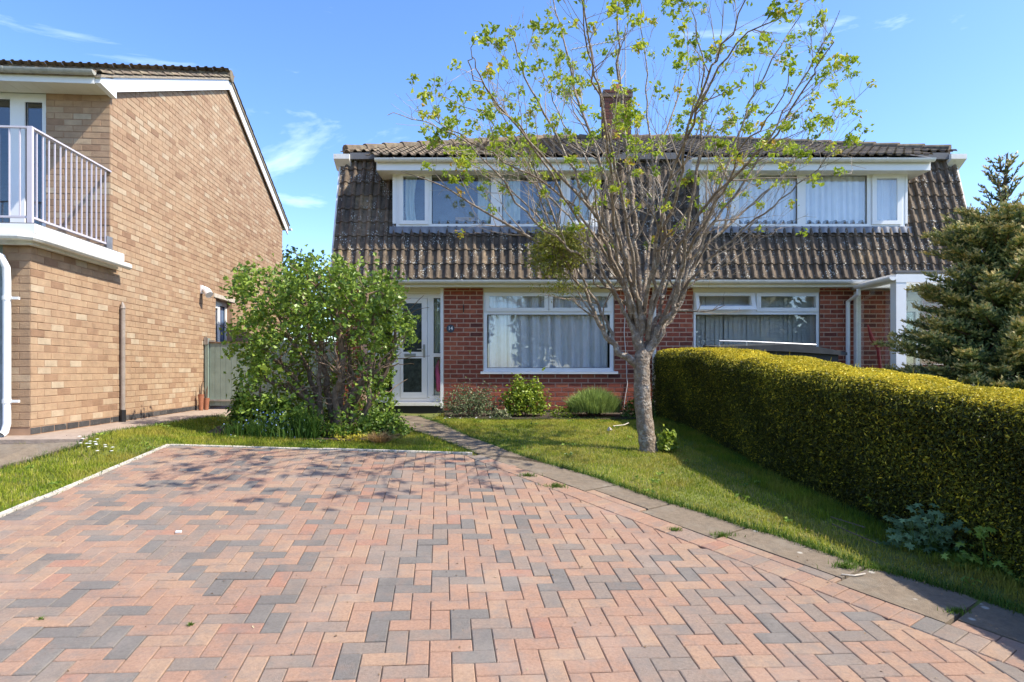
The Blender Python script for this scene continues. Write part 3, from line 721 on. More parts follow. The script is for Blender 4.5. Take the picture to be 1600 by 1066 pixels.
# wall cores
def core(root, rects, back=0.25):
    for (a0, a1, b0, b1) in rects: MB().box(FM, a0, a1, b0, b1, -back, 0).build('wall', M['mortar_red'], root)
dX0, dX1 = X(572), X(692); wX0, wX1 = X(755), X(960); wZ0 = Z(583)
core(h14, [(XL, dX0, 0.6, WT), (dX1, wX0, 0.6, WT), (wX0, wX1, 0.6, wZ0-0.03), (wX1, XP, 0.6, WT)])
B14 = Bricks('brick_red', 0.007, -0.0035)
zorg = GZ+0.07
B14.wall(FM, XL+0.002, dX0-0.06, zorg, WT, prio=0.02, zorg=zorg)
B14.wall(FM, dX1+0.02, XP-0.001, zorg, WT, holes=[(wX0, wX1, wZ0-0.03, WT+1)], zorg=zorg, aorg=dX1+0.016)
# black painted plinth courses
B14.build(h14)
m = MB(); m.box(FM, XL, dX0, 0.6, zorg-0.008, 0.0, 0.006); m.box(FM, dX1+0.01, XP, 0.6, zorg-0.008, 0.0, 0.006); m.build('plinth', M['black'], h14)
# rest of the building shell (sides, back) set behind the facade
def shell(root, x0, x1):
    m = MB(); t = 0.02
    m.wbox(x0+0.001, x0+0.25, DF+0.251, 18.6, 0.6, 3.0) if root is h14 else m.wbox(x1-0.25, x1-0.001, DF+0.251, 18.6, 0.6, 3.0)
    m.wbox(x0, x1, 18.6, 18.8, 0.6, 5.3); m.build('rear_wall', M['brick_red'], root)
shell(h14, XL, XP); shell(h15, XP+0.001, XR)

w1 = {'outer': (wX0+0.012, wX1-0.012, wZ0, Z(457)), 'holes': [(X(764.5), X(850.5), Z(481), Z(463)), (X(864), X(949), Z(481), Z(463)), (X(761), X(953), Z(575), Z(491.5))],
      'sash_holes': [], 'sashes': [((X(759), X(856.5), Z(487), Z(458.5)), (X(764.5), X(850.5), Z(481), Z(463)), 0.0), ((X(858), X(955.5), Z(487), Z(458.5)), (X(864), X(949), Z(481), Z(463)), 0.0)],
      'sill': (X(751), X(965), Z(584.5), Z(580), 0.05)}
w1['sash_holes'] = w1['holes'][:2]
window(h14, FM, w1, cface=-0.012)
m = MB(); m.box(FM, wX0+0.004, wX1-0.004, Z(457)+0.002, WT, -0.1, -0.004); m.box(FM, wX0+0.001, wX0+0.01, wZ0, Z(457), -0.06, -0.006); m.build('header_board', M['cream'], h14)
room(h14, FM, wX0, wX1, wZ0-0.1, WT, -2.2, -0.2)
for i, (a, b, g_) in enumerate(((X(758), X(796), 0.0), (X(793), X(868), 0.0), (X(866), X(951), 0.0))):
    curtain(FM, a, b, wZ0, Z(459), -0.105-0.012*i, 'curtain', ['white net curtain at the left end of the big ground floor window', 'white net curtain in the middle of the big ground floor window', 'white net curtain at the right end of the big ground floor window'][i], waves=(b-a)*4.5, amp=0.042, seed=i, group='net curtains')

# --- front door set
dz0, dz1 = Z(629), Z(458)
m = MB(); m.box(FM, dX0, dX1, Z(458)+0.002, WT, -0.16, -0.012); m.build('header_board', M['cream'], h14)
m = MB(); m.box(FM, X(688.2), X(692.8), 0.95, WT, -0.14, 0.012); m.build('corner_trim', M['white'], h14)
FD = Fr((0, DF+0.09, 0), 0)
def XD(px): return fx(px, DF+0.09)
def ZD(py): return fz(py, DF+0.09)
fset = {'outer': (dX0+0.01, XD(692), ZD(629), ZD(458)), 'holes': [(XD(625.5), XD(668), ZD(622.5), ZD(466)), (XD(677.5), XD(690.5), ZD(552), ZD(466)), (XD(677.5), XD(690.5), ZD(618), ZD(558)), (XD(579), XD(613), ZD(552), ZD(466)), (XD(579), XD(613), ZD(618), ZD(558))]}
fset['sash_holes'] = fset['holes'][:1]
window(h14, FD, fset, name='door_frame')
dr = MB(); dq = (XD(626), XD(667.6), ZD(622), ZD(466.5)); hu = (XD(630), XD(659), ZD(550), ZD(474)); hl = (XD(630), XD(659), ZD(613), ZD(560))
for (a0, a1, b0, b1) in ((dq[0], hu[0], dq[2], dq[3]), (hu[1], dq[1], dq[2], dq[3]), (hu[0], hu[1], hu[3], dq[3]), (hu[0], hu[1], hl[3], hu[2]), (hu[0], hu[1], dq[2], hl[2])):
    dr.box(FD, a0, a1, b0, b1, -0.05, 0.012)
door = dr.build('front_door', M['white'], h14)
for q in (hu, hl):
    p = MB(); p.box(FD, q[0]-0.004, q[1]+0.004, q[2]-0.004, q[3]+0.004, -0.02, -0.012); p.build('pane', M['glass_obs'], door)
m = MB(); m.box(FD, XD(632), XD(650), ZD(557.3), ZD(552.8), 0.0125, 0.022); m.box(FD, XD(633.2), XD(648.8), ZD(556.5), ZD(553.8), 0.0222, 0.026); m.build('letter_box', M['metal'], door)
m = MB(); m.box(FD, XD(661.4), XD(664.6), ZD(559), ZD(538.5), 0.0125, 0.024); m.tube([FD.p(XD(663), ZD(546), 0.02), FD.p(XD(663), ZD(546), 0.06), FD.p(XD(652.5), ZD(546), 0.062)], 0.009, 8); m.build('handle', M['metal'], door)
m = MB(); m.box(FM, X(617), X(691), Z(634), Z(629.3), -0.05, 0.03); m.build('threshold', M['white_dirty'], h14)
m = MB(); m.box(FM, dX0+0.002, dX1+0.004, 0.6, Z(634.2), -0.1, 0.004); m.build('door_step', M['black'], h14)
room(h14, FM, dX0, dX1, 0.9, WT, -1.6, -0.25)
curtain(FD, XD(677), XD(691), ZD(618), ZD(466), -0.13, 'curtain_green', 'pale green curtain behind the narrow glass beside the front door', waves=2.5, amp=0.02, seed=8)
o = MB(); pts = [FD.p(XD(684+1.6*math.sin(k)), ZD(612-k*7.2), -0.075) for k in range(8)]
o.tube(pts, [0.045, 0.06, 0.062, 0.055, 0.048, 0.04, 0.03, 0.012], 10)
for v in range(len(o.v)):
    pass
tag(o.build('coat', M['pink'], smooth=True), 'pink coat hanging low behind the narrow glass beside the front door', 'coat')
o = MB(); q = FD.p(XD(681), ZD(621), -0.10); o.box(FD, XD(677.5), XD(690), ZD(620), ZD(609), -0.15, -0.06); tag(o.build('storage_box', M['white_dirty']), 'white box standing on the floor behind the glass beside the front door', 'box')

# plate with the number
PLp = FM.p(X(704), Z(513.5), 0.012); pl = thing('house_number_plate', PLp, 'small round dark slate house number plate reading 14 on the brick pier', 'sign')
m = MB(); m.extr(Fr((PLp.x, PLp.y, PLp.z), 0), [(-0.006, 0), (0.006, 0)], 0, 0.0) if False else None
n_ = 24; ring = [(0.068*math.cos(2*math.pi*k/n_), 0.068*math.sin(2*math.pi*k/n_)) for k in range(n_)]
m.v = [(PLp.x+x, PLp.y-0.008, PLp.z+z) for x, z in ring]+[(PLp.x+x, PLp.y+0.006, PLp.z+z) for x, z in ring]
m.f = [tuple(range(n_))]+[(k, n_+k, n_+(k+1) % n_, (k+1) % n_) for k in range(n_)]; m.t = [0.5]*(n_+1)
m.build('plate', M['plate'], pl)
cu = bpy.data.curves.new('number', 'FONT'); cu.body = '14'; cu.size = 0.082; cu.align_x = 'CENTER'; cu.align_y = 'CENTER'; cu.extrude = 0.0015; cu.offset = 0.0012
cu.materials.append(M['white']); tmp = bpy.data.objects.new('tmp', cu); C.objects.link(tmp); dg = bpy.context.evaluated_depsgraph_get(); me_ = bpy.data.meshes.new_from_object(tmp.evaluated_get(dg)); bpy.data.objects.remove(tmp); o = bpy.data.objects.new('number', me_); link(o, pl); o.location = (0, -0.0105, 0); o.rotation_euler = (R(90), 0, 0)
# small black hook on the pier
hk = MB(); hk.tube([FM.p(X(724.5), Z(476.5), 0.0), FM.p(X(724.5), Z(477), 0.03), FM.p(X(724.5), Z(482), 0.035), FM.p(X(724.3), Z(488.5), 0.02)], [0.008, 0.009, 0.012, 0.008], 6)
tag(hk.build('wall_hook', M['black']), 'small black iron hook on the brick pier above the number plate', 'hook')
# cable
cb = MB(); cpx = [(976, 448), (977, 480), (975, 520), (978, 560), (979, 590), (980, 600), (977, 618), (975, 632), (974, 645)]
cb.tube([FM.p(X(a), Z(b), 0.018) for a, b in cpx], 0.0065, 6)
tag(cb.build('wall_cable', M['white_dirty']), 'thin pale cable running down the red brick right of the big window', 'cable')
# white cowl between the houses, behind the tree
cb = MB(); cb.tube([FM.p(X(1021), Z(448), 0.06), FM.p(X(1021), Z(500), 0.06), FM.p(X(1021), Z(560), 0.06), FM.p(X(1021), 0.8, 0.06)], 0.034, 10)
tag(cb.build('downpipe', M['white_dirty'], h14))
for ob in [h14.children[-1]]: pass

# --- eaves of ground floor
def eaves(root, x0, x1):
    m = MB(); m.box(FM, x0, x1, 2.985, 3.0, 0.004, 0.255); m.build('soffit', M['cream'], root)
    m = MB(); m.box(FM, x0, x1, 2.975, 3.10, 0.256, 0.275); m.build('fascia', M['cream'], root)
eaves(h14, XL-0.02, XP-0.002); eaves(h15, XP+0.002, XR+0.02)
gutter(h14, FM, XL-0.05, XP-0.01, 3.075, 0.335); gutter(h15, FM, XP+0.01, X(1340), 3.075, 0.335)

# --- mansard
MP = math.atan2(2.22, 0.67); MZ0, MD0 = 3.10, 10.56
FMan = Fr((0, MD0, 0), 0)
def core_mansard(root, x0, x1):
    m = MB(); y0, z0, y1, z1 = MD0+0.02, MZ0-0.02, MD0+0.69, MZ0+2.22
    P_ = [(y0, z0), (y1, z1), (y1+0.25, z1), (y0+0.3, z0)]
    i = 0; m.v = [(x0, y, z) for y, z in P_]+[(x1, y, z) for y, z in P_]
    m.f = [(0, 4, 5, 1), (1, 5, 6, 2), (2, 6, 7, 3), (3, 7, 4, 0), (0, 1, 2, 3), (7, 6, 5, 4)]; m.t = [0.5]*6
    m.build('mansard_deck', M['felt'], root)
core_mansard(h14, XL+0.004, XP-0.002); core_mansard(h15, XP+0.002, XR-0.004)
def yman(z): return MD0+0.67*(z-MZ0)/2.22
DD = 10.78                                                # dormer face
def XO(px): return fx(px, DD)
def ZO(py): return fz(py, DD)
dorm = {h14: (XO(613.5), XO(938.5)), h15: (XO(1092.5), XO(1418))}
def skip_for(root):
    a0, a1 = dorm[root]
    def f(x0, x1, r_):
        return x0 > a0-0.02 and x1 < a1+0.02 and r_ >= 4
    return f
def tint_m(a, r_):
    base = 0.42
    if a < -2.3 or a > 5.6: base = 0.62
    if r_ <= 1: base += 0.1
    return min(1, max(0, random.gauss(base, 0.13)))
for root, x0, x1 in ((h14, XL, XP), (h15, XP, XR)):
    tiled(FMan, MP, x0, x1, 9, MZ0, 0.0, root, 'obj', skip=skip_for(root), tintf=tint_m)
# white verge strips down the mansard ends
for root, xe, s in ((h14, XL, -1), (h15, XR, 1)):
    m = MB(); m.extr(Fr((0, 0, 0), 0), [(-(MD0+0.0), MZ0-0.02), (-(MD0+0.67), MZ0+2.24), (-(MD0+0.95), MZ0+2.24), (-(MD0+0.35), MZ0-0.02)], *(sorted((xe+s*0.004, xe+s*0.035)))); m.build('verge_board', M['white_dirty'], root)

# --- dormers
RPt = math.atan(0.418)
def dormer(root, win):
    a0, a1 = dorm[root]; FO = Fr((0, DD, 0), 0)
    zb, zt = ZO(357), 4.90
    d = bpy.data.objects.new('dormer', None); link(d, root)
    for (x0, x1) in ((a0, a0+0.02), (a1-0.02, a1)):
        m = MB(); P_ = [(DD+0.005, zb-0.05), (DD+0.005, zt), (11.6, zt), (11.6, zb-0.05)]; i = len(m.v)
        m.v += [(x0, y, z) for y, z in P_]+[(x1, y, z) for y, z in P_]
        m.f += [tuple(i+k for k in q) for q in ((0, 4, 5, 1), (1, 5, 6, 2), (2, 6, 7, 3), (3, 7, 4, 0), (0, 1, 2, 3), (7, 6, 5, 4))]; m.t += [0.5]*6
        m.build('cheek', M['lead'], d)
    m = MB(); e0, e1 = a0-0.20, a1+0.20
    m.box(FO, e0, e1, 4.885, 4.90, -0.6, 0.26); m.build('soffit', M['white_dirty'], d)
    m = MB(); m.box(FO, e0-0.002, e1+0.002, 4.875, 5.005, 0.261, 0.28); m.build('fascia', M['white'], d)
    for x0, x1 in ((e0-0.02, e0), (e1, e1+0.02)):
        m = MB(); P_ = [(DD-0.26, 4.88), (DD-0.26, 5.03), (DD+0.5, 5.03+0.84*0.418), (DD+0.5, 4.88)]; i = len(m.v)
        m.v += [(x0, y, z) for y, z in P_]+[(x1, y, z) for y, z in P_]
        m.f += [tuple(i+k for k in q) for q in ((0, 4, 5, 1), (1, 5, 6, 2), (2, 6, 7, 3), (3, 7, 4, 0), (0, 1, 2, 3), (7, 6, 5, 4))]; m.t += [0.5]*6
        m.build('barge_end', M['white_dirty'], d)
    gutter(root, FO, e0-0.02, e1+0.02, 5.045, 0.34)
    # lead apron under the window, dressed over the tile rolls
    m = MB(); n = int((a1-a0+0.1)/0.025); V0 = len(m.v)
    for k in range(n+1):
        x = a0-0.05+(a1-a0+0.1)*k/n; wv = 0.012*math.cos(2*math.pi*x/0.15)
        for (z, off) in ((zb+0.03, 0.052), (zb-0.03, 0.06), (zb-0.085+0.008*math.cos(2*math.pi*x/0.15), 0.055)):
            yy = min(DD-0.012, yman(z)-off-wv) if z > zb-0.02 else yman(z)-off-wv*1.3; m.v.append((x, yy, z))
    for k in range(n):
        for r_ in range(2): i = V0+k*3+r_; m.f.append((i+1, i+4, i+3, i)); m.t.append(0.5)
    m.build('lead_apron', M['lead'], d, smooth=True)
    m = MB(); m.box(FO, a0, win['outer'][0]-0.002, zb+0.08, zt-0.01, -0.03, 0.006); m.box(FO, win['outer'][1]+0.002, a1, zb+0.08, zt-0.01, -0.03, 0.006) if win['outer'][1] < a1-0.01 else None
    m.box(FO, a0, a1, win['outer'][3]+0.002, 4.884, -0.04, 0.01); m.build('dormer_trim', M['white'], d)
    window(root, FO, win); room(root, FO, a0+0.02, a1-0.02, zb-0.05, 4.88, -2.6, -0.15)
    return FO
wl = {'outer': (XO(619), XO(937), ZO(356.5), ZO(270.5)), 'holes': [(XO(630), XO(664), ZO(345), ZO(276)), (XO(674.5), XO(767), ZO(350), ZO(273)), (XO(784.5), XO(876), ZO(350), ZO(273)), (XO(891), XO(921), ZO(345), ZO(276))],
      'sashes': [((XO(624), XO(670), ZO(351), ZO(271.5)), (XO(630), XO(664), ZO(345), ZO(276)), 0), ((XO(885), XO(927), ZO(351), ZO(271.5)), (XO(891), XO(921), ZO(345), ZO(276)), 0)]}
wl['sash_holes'] = [wl['holes'][0], wl['holes'][3]]
FO = dormer(h14, wl)
for i, (a, b, gth) in enumerate(((631, 651, 0.25), (746, 768, 0), (785, 813, 0), (898, 922, 0))):
    curtain(FO, XO(a), XO(b), ZO(352), ZO(273), -0.095, 'curtain_green', ['pale green curtain in the far left casement of the upper left dormer', 'pale curtain left of the wide white upright of the left dormer window', 'pale curtain right of the wide white upright of the left dormer window', 'pale curtain in the right casement of the left dormer, behind the tree'][i], waves=2.5+i*0.5, amp=0.022, seed=20+i, group='upstairs curtains', gather=gth)
m = MB(); m.box(FO, XO(711), XO(741), ZO(352), ZO(337), -0.35, -0.1); m.box(FO, XO(725.5), XO(726.5), ZO(352), ZO(338), -0.0998, -0.094)
tag(m.build('wooden_box', M['timber']), 'plain wooden box on the sill inside the left dormer window', 'box')
m = MB(); m.tube([FO.p(XO(780), ZO(331), 0.004), FO.p(XO(780), ZO(331), 0.03), FO.p(XO(780), ZO(324), 0.03)], 0.008, 6); m.build('window_handle', M['black'], h14)
wr = {'outer': (XO(1096), XO(1414), ZO(356.5), ZO(270.5)), 'holes': [(XO(1110), XO(1142), ZO(345), ZO(276)), (XO(1155), XO(1246), ZO(350), ZO(274)), (XO(1259), XO(1355), ZO(350), ZO(274)), (XO(1369), XO(1401), ZO(345), ZO(279))],
      'sashes': [((XO(1104), XO(1148), ZO(351), ZO(271.5)), (XO(1110), XO(1142), ZO(345), ZO(276)), 0), ((XO(1362), XO(1408), ZO(351), ZO(272.5)), (XO(1369), XO(1401), ZO(345), ZO(279)), 0)]}
wr['sash_holes'] = [wr['holes'][0], wr['holes'][3]]
dormer(h15, wr)
for i, (a, b) in enumerate(((1108, 1144), (1154, 1248), (1258, 1356), (1367, 1403))):
    curtain(FO, XO(a), XO(b), ZO(352), ZO(273), -0.085, 'curtain', ['white net curtain in the left casement of the right dormer, behind the branches', 'white net curtain in the middle pane of the right dormer', 'white net curtain in the widest pane of the right dormer, left of its casement', 'white net curtain in the right casement of the right dormer'][i], waves=(b-a)*0.09, amp=0.018, seed=40+i, group='upstairs net curtains')

# --- upper hipped roof
RZ0, RY0, RYr = 5.085, 10.42, 14.90
RZr = RZ0+(RYr-RY0)*0.418
def zroof(y): return RZ0+(y-RY0)*0.418
HL, HR = XL-0.02, XR+0.02; hipy0 = 11.18; hip = RYr-hipy0
FRf = Fr((0, RY0, 0), 0)
def upper(root, x0, x1, side):
    m = MB(); ridx = HL+hip if side < 0 else HR-hip; xe = HL if side < 0 else HR
    zm = zroof(hipy0)-0.03; zr = RZr-0.03
    if side < 0:
        m.poly([(xe, hipy0, zm), (XP-0.001, hipy0, zm), (XP-0.001, RYr, zr), (ridx, RYr, zr)]); m.poly([(xe, hipy0, zm), (ridx, RYr, zr), (xe, 2*RYr-hipy0, zm)]); m.poly([(ridx, RYr, zr), (XP-0.001, RYr, zr), (XP-0.001, 2*RYr-hipy0, zm), (xe, 2*RYr-hipy0, zm)])
    else:
        m.poly([(XP+0.001, hipy0, zm), (xe, hipy0, zm), (ridx, RYr, zr), (XP+0.001, RYr, zr)]); m.poly([(xe, hipy0, zm), (xe, 2*RYr-hipy0, zm), (ridx, RYr, zr)]); m.poly([(XP+0.001, RYr, zr), (ridx, RYr, zr), (xe, 2*RYr-hipy0, zm), (XP+0.001, 2*RYr-hipy0, zm)])
    a0, a1 = dorm[root][0]-0.22, dorm[root][1]+0.22
    m.poly([(a0, RY0+0.02, RZ0-0.025), (a1, RY0+0.02, RZ0-0.025), (a1, hipy0, zm), (a0, hipy0, zm)])
    rf = m.build('roof', M['felt'], root)
    rows = int((RYr-RY0)/math.cos(RPt)/TL)+1
    def cf(p0, p1, r_):
        y = RY0+r_*TL*math.cos(RPt); c = (p0+p1)/2
        if y < hipy0-0.05 and not (p0 > a0-0.16 and p1 < a1+0.16): return False
        inset = max(0, y-hipy0)
        return (c > HL+inset-0.05) if side < 0 else (c < HR-inset+0.05)
    tiled(FRf, RPt, x0, x1, rows, RZ0, 0.0, rf, 'mesh', clipf=cf)
    # hip and ridge tiles
    m = MB()
    def caps(p, q, n):
        p, q = Vector(p), Vector(q)
        for k in range(n):
            a, b = p.lerp(q, k/n), p.lerp(q, (k+1.06)/n); m.tube([a+Vector((0, 0, 0.03)), b+Vector((0, 0, 0.015))], [0.10, 0.085], 10, t=random.random())
    caps((xe+(0.08 if side < 0 else -0.08), hipy0+0.06, zroof(hipy0)+0.02), (ridx, RYr, RZr), 13)
    caps((ridx, RYr, RZr), (XP, RYr, RZr), 6)
    m.build('ridge_cap', M['tile_roof'], rf)
    # eaves box at the outer corner
    s = side; m = MB(); x0b, x1b = sorted((xe+s*0.07, xe-s*0.2))
    m.extr(Fr((0, 0, 0), 0), [(-(hipy0-0.16), 5.235), (-(hipy0-0.16), 5.32), (-(hipy0+0.3), 5.4), (-(hipy0+0.3), 5.13), (-(hipy0+0.05), 5.1)], x0b, x1b); m.build('eaves_box', M['white_dirty'], rf)
    m = MB(); xs0, xs1 = (a1, XP-0.002) if side < 0 else (XP+0.002, a0)
    for (q0, q1) in ((xs0, xs1), ((HL+0.2, a0) if side < 0 else (a1, HR-0.2))):
        m.wbox(q0, q1, hipy0-0.10, hipy0+0.05, 5.25, 5.36)
    m.build('eaves_board', M['felt'], rf)
    return rf
rf14 = upper(h14, XL, XP, -1); rf15 = upper(h15, XP, XR, 1)

# chimney on the party wall
chx, chy = fx(963, 14.5), 14.55
ch = MB(); ch.wbox(chx-0.295, chx+0.295, chy-0.25, chy+0.25, 6.3, fz(152, 14.3)); ch.tint = 0.4
cho = ch.build('chimney', M['chimney_mortar'], h14)
BC = Bricks('brick_dark', 0.008); FC = Fr((0, chy-0.25, 0), 0); zc = fz(152, 14.3)
BC.wall(FC, chx-0.295, chx+0.295, 6.35, zc, zorg=6.35, aorg=chx-0.295)
for k in range(2): BC.wall(Fr((0, chy-0.25-0.02*(k+1), 0), 0), chx-0.315-0.02*k, chx+0.315+0.02*k, zc+k*BH, zc+(k+1)*BH-0.003, zorg=zc+k*BH, aorg=chx-0.3)
BC.wall(Fr((chx+0.295, chy, 0), math.pi/2), -0.25, 0.25, 6.35, zc, zorg=6.35, aorg=0.02); BC.wall(Fr((chx-0.295, chy, 0), -math.pi/2), -0.25, 0.25, 6.35, zc, zorg=6.35, aorg=0.02)
BC.build(cho)
m = MB(); m.wbox(chx-0.33, chx+0.33, chy-0.29, chy+0.29, zc-0.002, zc+0.16); m.build('chimney_head', M['chimney_mortar'], cho)
m = MB()
for dx in (0.02, ): m.tube([(chx+dx, chy-0.02, zc+0.14), (chx+dx, chy-0.02, zc+0.36)], [0.12, 0.10], 12)
m.build('chimney_pot', M['terracotta'], cho)
ae = thing('tv_aerial', (chx+0.2, chy+0.3, zc), 'thin television aerial on a pole above the red brick chimney', 'aerial')
m = MB(); px_ = 976; top = P(977, 40, 14.85); m.tube([(top.x, 14.85, zc-0.5), (top.x, 14.85, top.z)], 0.016, 6); m.build('pole', M['metal'], ae)
m = MB(); a_, b_ = P(893, 77.5, 14.4), P(978, 60, 14.85); m.tube([a_, b_], 0.012, 5)
m.build('boom', M['metal'], ae)
for k in range(13):
    q = a_.lerp(b_, k/13+0.02); m = MB(); m.tube([q+Vector((-0.02, 0.17, 0.03)), q+Vector((0.02, -0.17, -0.03))], 0.006, 4); m.build('element', M['metal'], ae)

# --- right half ground floor
vX0, vX1 = X(1083), X(1281)
core(h15, [(XP+0.001, vX0, 0.6, WT), (vX0, vX1, 0.6, wZ0-0.03), (vX1, X(1395), 0.6, WT), (X(1395), X(1440), 0.6, 0.9), (X(1440), XR, 0.6, WT)])
B15 = Bricks('brick_red', 0.007, -0.0035)
B15.wall(FM, XP+0.001, XR-0.002, zorg, WT, holes=[(vX0, vX1, wZ0-0.03, WT+1), (X(1395), X(1440), 0, WT+1)], zorg=zorg, aorg=XP)
B15.build(h15)
wv = {'outer': (vX0+0.012, vX1-0.012, wZ0, Z(457)), 'holes': [(X(1091), X(1172), Z(481), Z(463)), (X(1189), X(1274.5), Z(481), Z(463)), (X(1087.5), X(1276), Z(575), Z(491.5))],
      'sashes': [((X(1085.5), X(1178), Z(487), Z(457.5)), (X(1091), X(1172), Z(481), Z(463)), R(22)), ((X(1182), X(1279), Z(487), Z(458.5)), (X(1189), X(1274.5), Z(481), Z(463)), 0)],
      'sill': (X(1079), X(1285), Z(584.5), Z(580), 0.05)}
wv['sash_holes'] = wv['holes'][:2]
window(h15, FM, wv, cface=-0.012)
m = MB(); m.box(FM, vX0+0.004, vX1-0.004, Z(457)+0.002, WT, -0.1, -0.004); m.build('header_board', M['cream'], h15)
room(h15, FM, vX0, vX1, wZ0-0.1, WT, -2.2, -0.2)
bl = thing('vertical_blind', FM.p((vX0+vX1)/2, Z(575), -0.2), "grey vertical slat blind across the neighbour's ground floor window", 'blind')
k = vX0+0.03; i = 0
while k < vX1-0.06:
    m = MB(); f2 = Fr(tuple(FM.p(k, 0, -0.17)), R(10+random.gauss(0, 4))); m.box(f2, 0, 0.088, Z(577), Z(459), -0.001, 0.001); m.build('slat', M['blind'], bl); k += 0.079
# door opening beside the porch
window(h15, FM, {'outer': (X(1396), X(1439), 0.92, Z(470)), 'holes': [(X(1402), X(1433), 0.95+1.25, Z(487)), (X(1402), X(1433), 1.1, 2.1)]}, name='back_door', cface=-0.03)
m = MB(); m.box(FM, X(1395), X(1440), Z(470)+0.002, WT, -0.1, -0.004); m.build('header_board', M['cream'], h15)
room(h15, FM, X(1395), X(1440), 0.9, WT, -1.5, -0.2)

# ------------------------------------------------------------------ porch on the right
PX0, PX1, PY0 = 5.74, 8.9, 9.55
po = thing('porch', (7.2, 10.2, 0.8), 'white framed glazed porch with flat translucent roof and white fascia, partly behind the fir', 'porch')
zt = fz(430, PY0)
m = MB(); m.wbox(PX0+0.02, PX1, PY0+0.02, DF-0.01, zt-0.06, zt+0.035); m.build('roof', M['polycarbonate'], po); m = MB(); m.wbox(PX0-0.02, PX1, PY0-0.01, PY0+0.1, zt+0.037, zt+0.07); m.build('felt_edge', M['felt'], po)  # roof sheet made translucent so daylight brightens the porch inside
m = MB(); m.wbox(PX0-0.02, PX1+0.02, PY0-0.02, PY0, fz(441.5, PY0), zt+0.01); m.wbox(PX0-0.02, PX0, PY0+0.001, DF-0.3, fz(441.5, PY0), zt+0.01); m.build('fascia', M['white'], po)
FPS = Fr((PX0, DF-0.33, 0), -math.pi/2)
gutter(po, FPS, 0.0, DF-0.33-PY0+0.03, zt-0.03, 0.075, mt='white')
m = MB()
for (x, y, wd) in ((PX0+0.06, PY0+0.06, 0.075), (PX0+1.55, PY0+0.05, 0.05), (PX1-0.06, PY0+0.06, 0.07)):
    m = MB(); m.wbox(x-wd, x+wd, y-wd, y+wd, 0.7, fz(441.5, PY0)); m.build('post', M['white'], po)
m = MB(); m.wbox(PX0+0.02, PX0+0.10, DF-0.16, DF-0.08, 0.8, zt-0.1); m.build('post', M['white_dirty'], po)
m = MB(); m.wbox(PX0+0.02, PX0+0.07, PY0+0.14, DF-0.17, 0.7, 1.32); m.wbox(PX0+0.14, PX1-0.14, PY0+0.02, PY0+0.07, 0.7, 1.32); m.build('base_panel', M['white_dirty'], po)
m = MB(); m.wbox(PX0+0.04, PX0+0.048, PY0+0.137, DF-0.165, 1.322, zt-0.1); m.build('pane', M['glass_clear'], po)
m = MB(); m.wbox(PX0+0.137, PX0+1.5, PY0+0.04, PY0+0.048, 1.322, zt-0.12); m.build('pane', M['glass_clear'], po)
m = MB(); m.wbox(PX0+1.602, PX1-0.137, PY0+0.04, PY0+0.048, 1.322, zt-0.12); m.build('pane', M['glass_clear'], po)
m = MB(); m.wbox(PX0+0.1, PX1, PY0+0.1, DF-0.02, 0.6, 0.86); m.build('floor', M['concrete'], po)
m = MB(); fp = FM.p(X(1321.5), 0, 0.07); m.tube([(PX0-0.07, DF-0.4, zt-0.09), (PX0-0.07, DF-0.4, zt-0.17), (fp.x, fp.y, zt-0.26), (fp.x, fp.y, 0.8)], 0.034, 10); m.build('downpipe', M['white'], po)
um = MB(); um.tube([P(1356, 508, 10.4), P(1362, 528, 10.4), P(1372, 545, 10.4)], [0.012, 0.035, 0.03], 8); um.tube([P(1372, 545, 10.4), P(1378, 600, 10.4), (6.05, 10.4, 0.87)], [0.03, 0.02, 0.012], 8)
tag(um.build('umbrella', M['red']), 'folded red umbrella leaning inside the glazed porch', 'umbrella')

# ------------------------------------------------------------------ left house
lh = thing('buff_brick_house', tuple(FLW.p(4.6, 0.9, -2.5)), 'buff brick two storey house on the left with white balcony and white bargeboard', 'house')
LZ0, LW = 0.90, 6.0
SA = 1.49; AE = 9.19; ER = 5.13; RM_ = 5.45; SL = 0.445; TO = 0.165
def topl(a): return ER+TO+(a-SA)*SL if a < RM_ else ER+TO+(AE-a)*SL*((RM_-SA)/(AE-RM_))
winL = (4.94, 5.75, 1.75, 2.90)
GT = 2.95                                                       # top of ground floor bay wall
m = MB()
def wpoly(pts, c): return [FLW.p(a, b, c) for a, b in pts]
# side wall core pieces: lower front bay, wall around window, gable
rects = [(0, SA, 0.6, GT), (SA, winL[0], 0.6, ER), (winL[0], winL[1], 0.6, winL[2]), (winL[0], winL[1], winL[3], ER), (winL[1], AE, 0.6, ER)]
for a0, a1, b0, b1 in rects: m.box(FLW, a0, a1, b0, b1, -0.25, 0)
m.extr(Fr(tuple(FLW.o), FLW.ang), [], 0, 0) if False else None
i = len(m.v); gpts = [(SA, ER), (AE, ER), (RM_, topl(RM_)-0.02)]
m.v += [tuple(p) for p in wpoly(gpts, 0)+wpoly(gpts, -0.25)]; m.f += [(i, i+1, i+2), (i+5, i+4, i+3), (i, i+2, i+5, i+3), (i+2, i+1, i+4, i+5)]; m.t += [0.5]*4
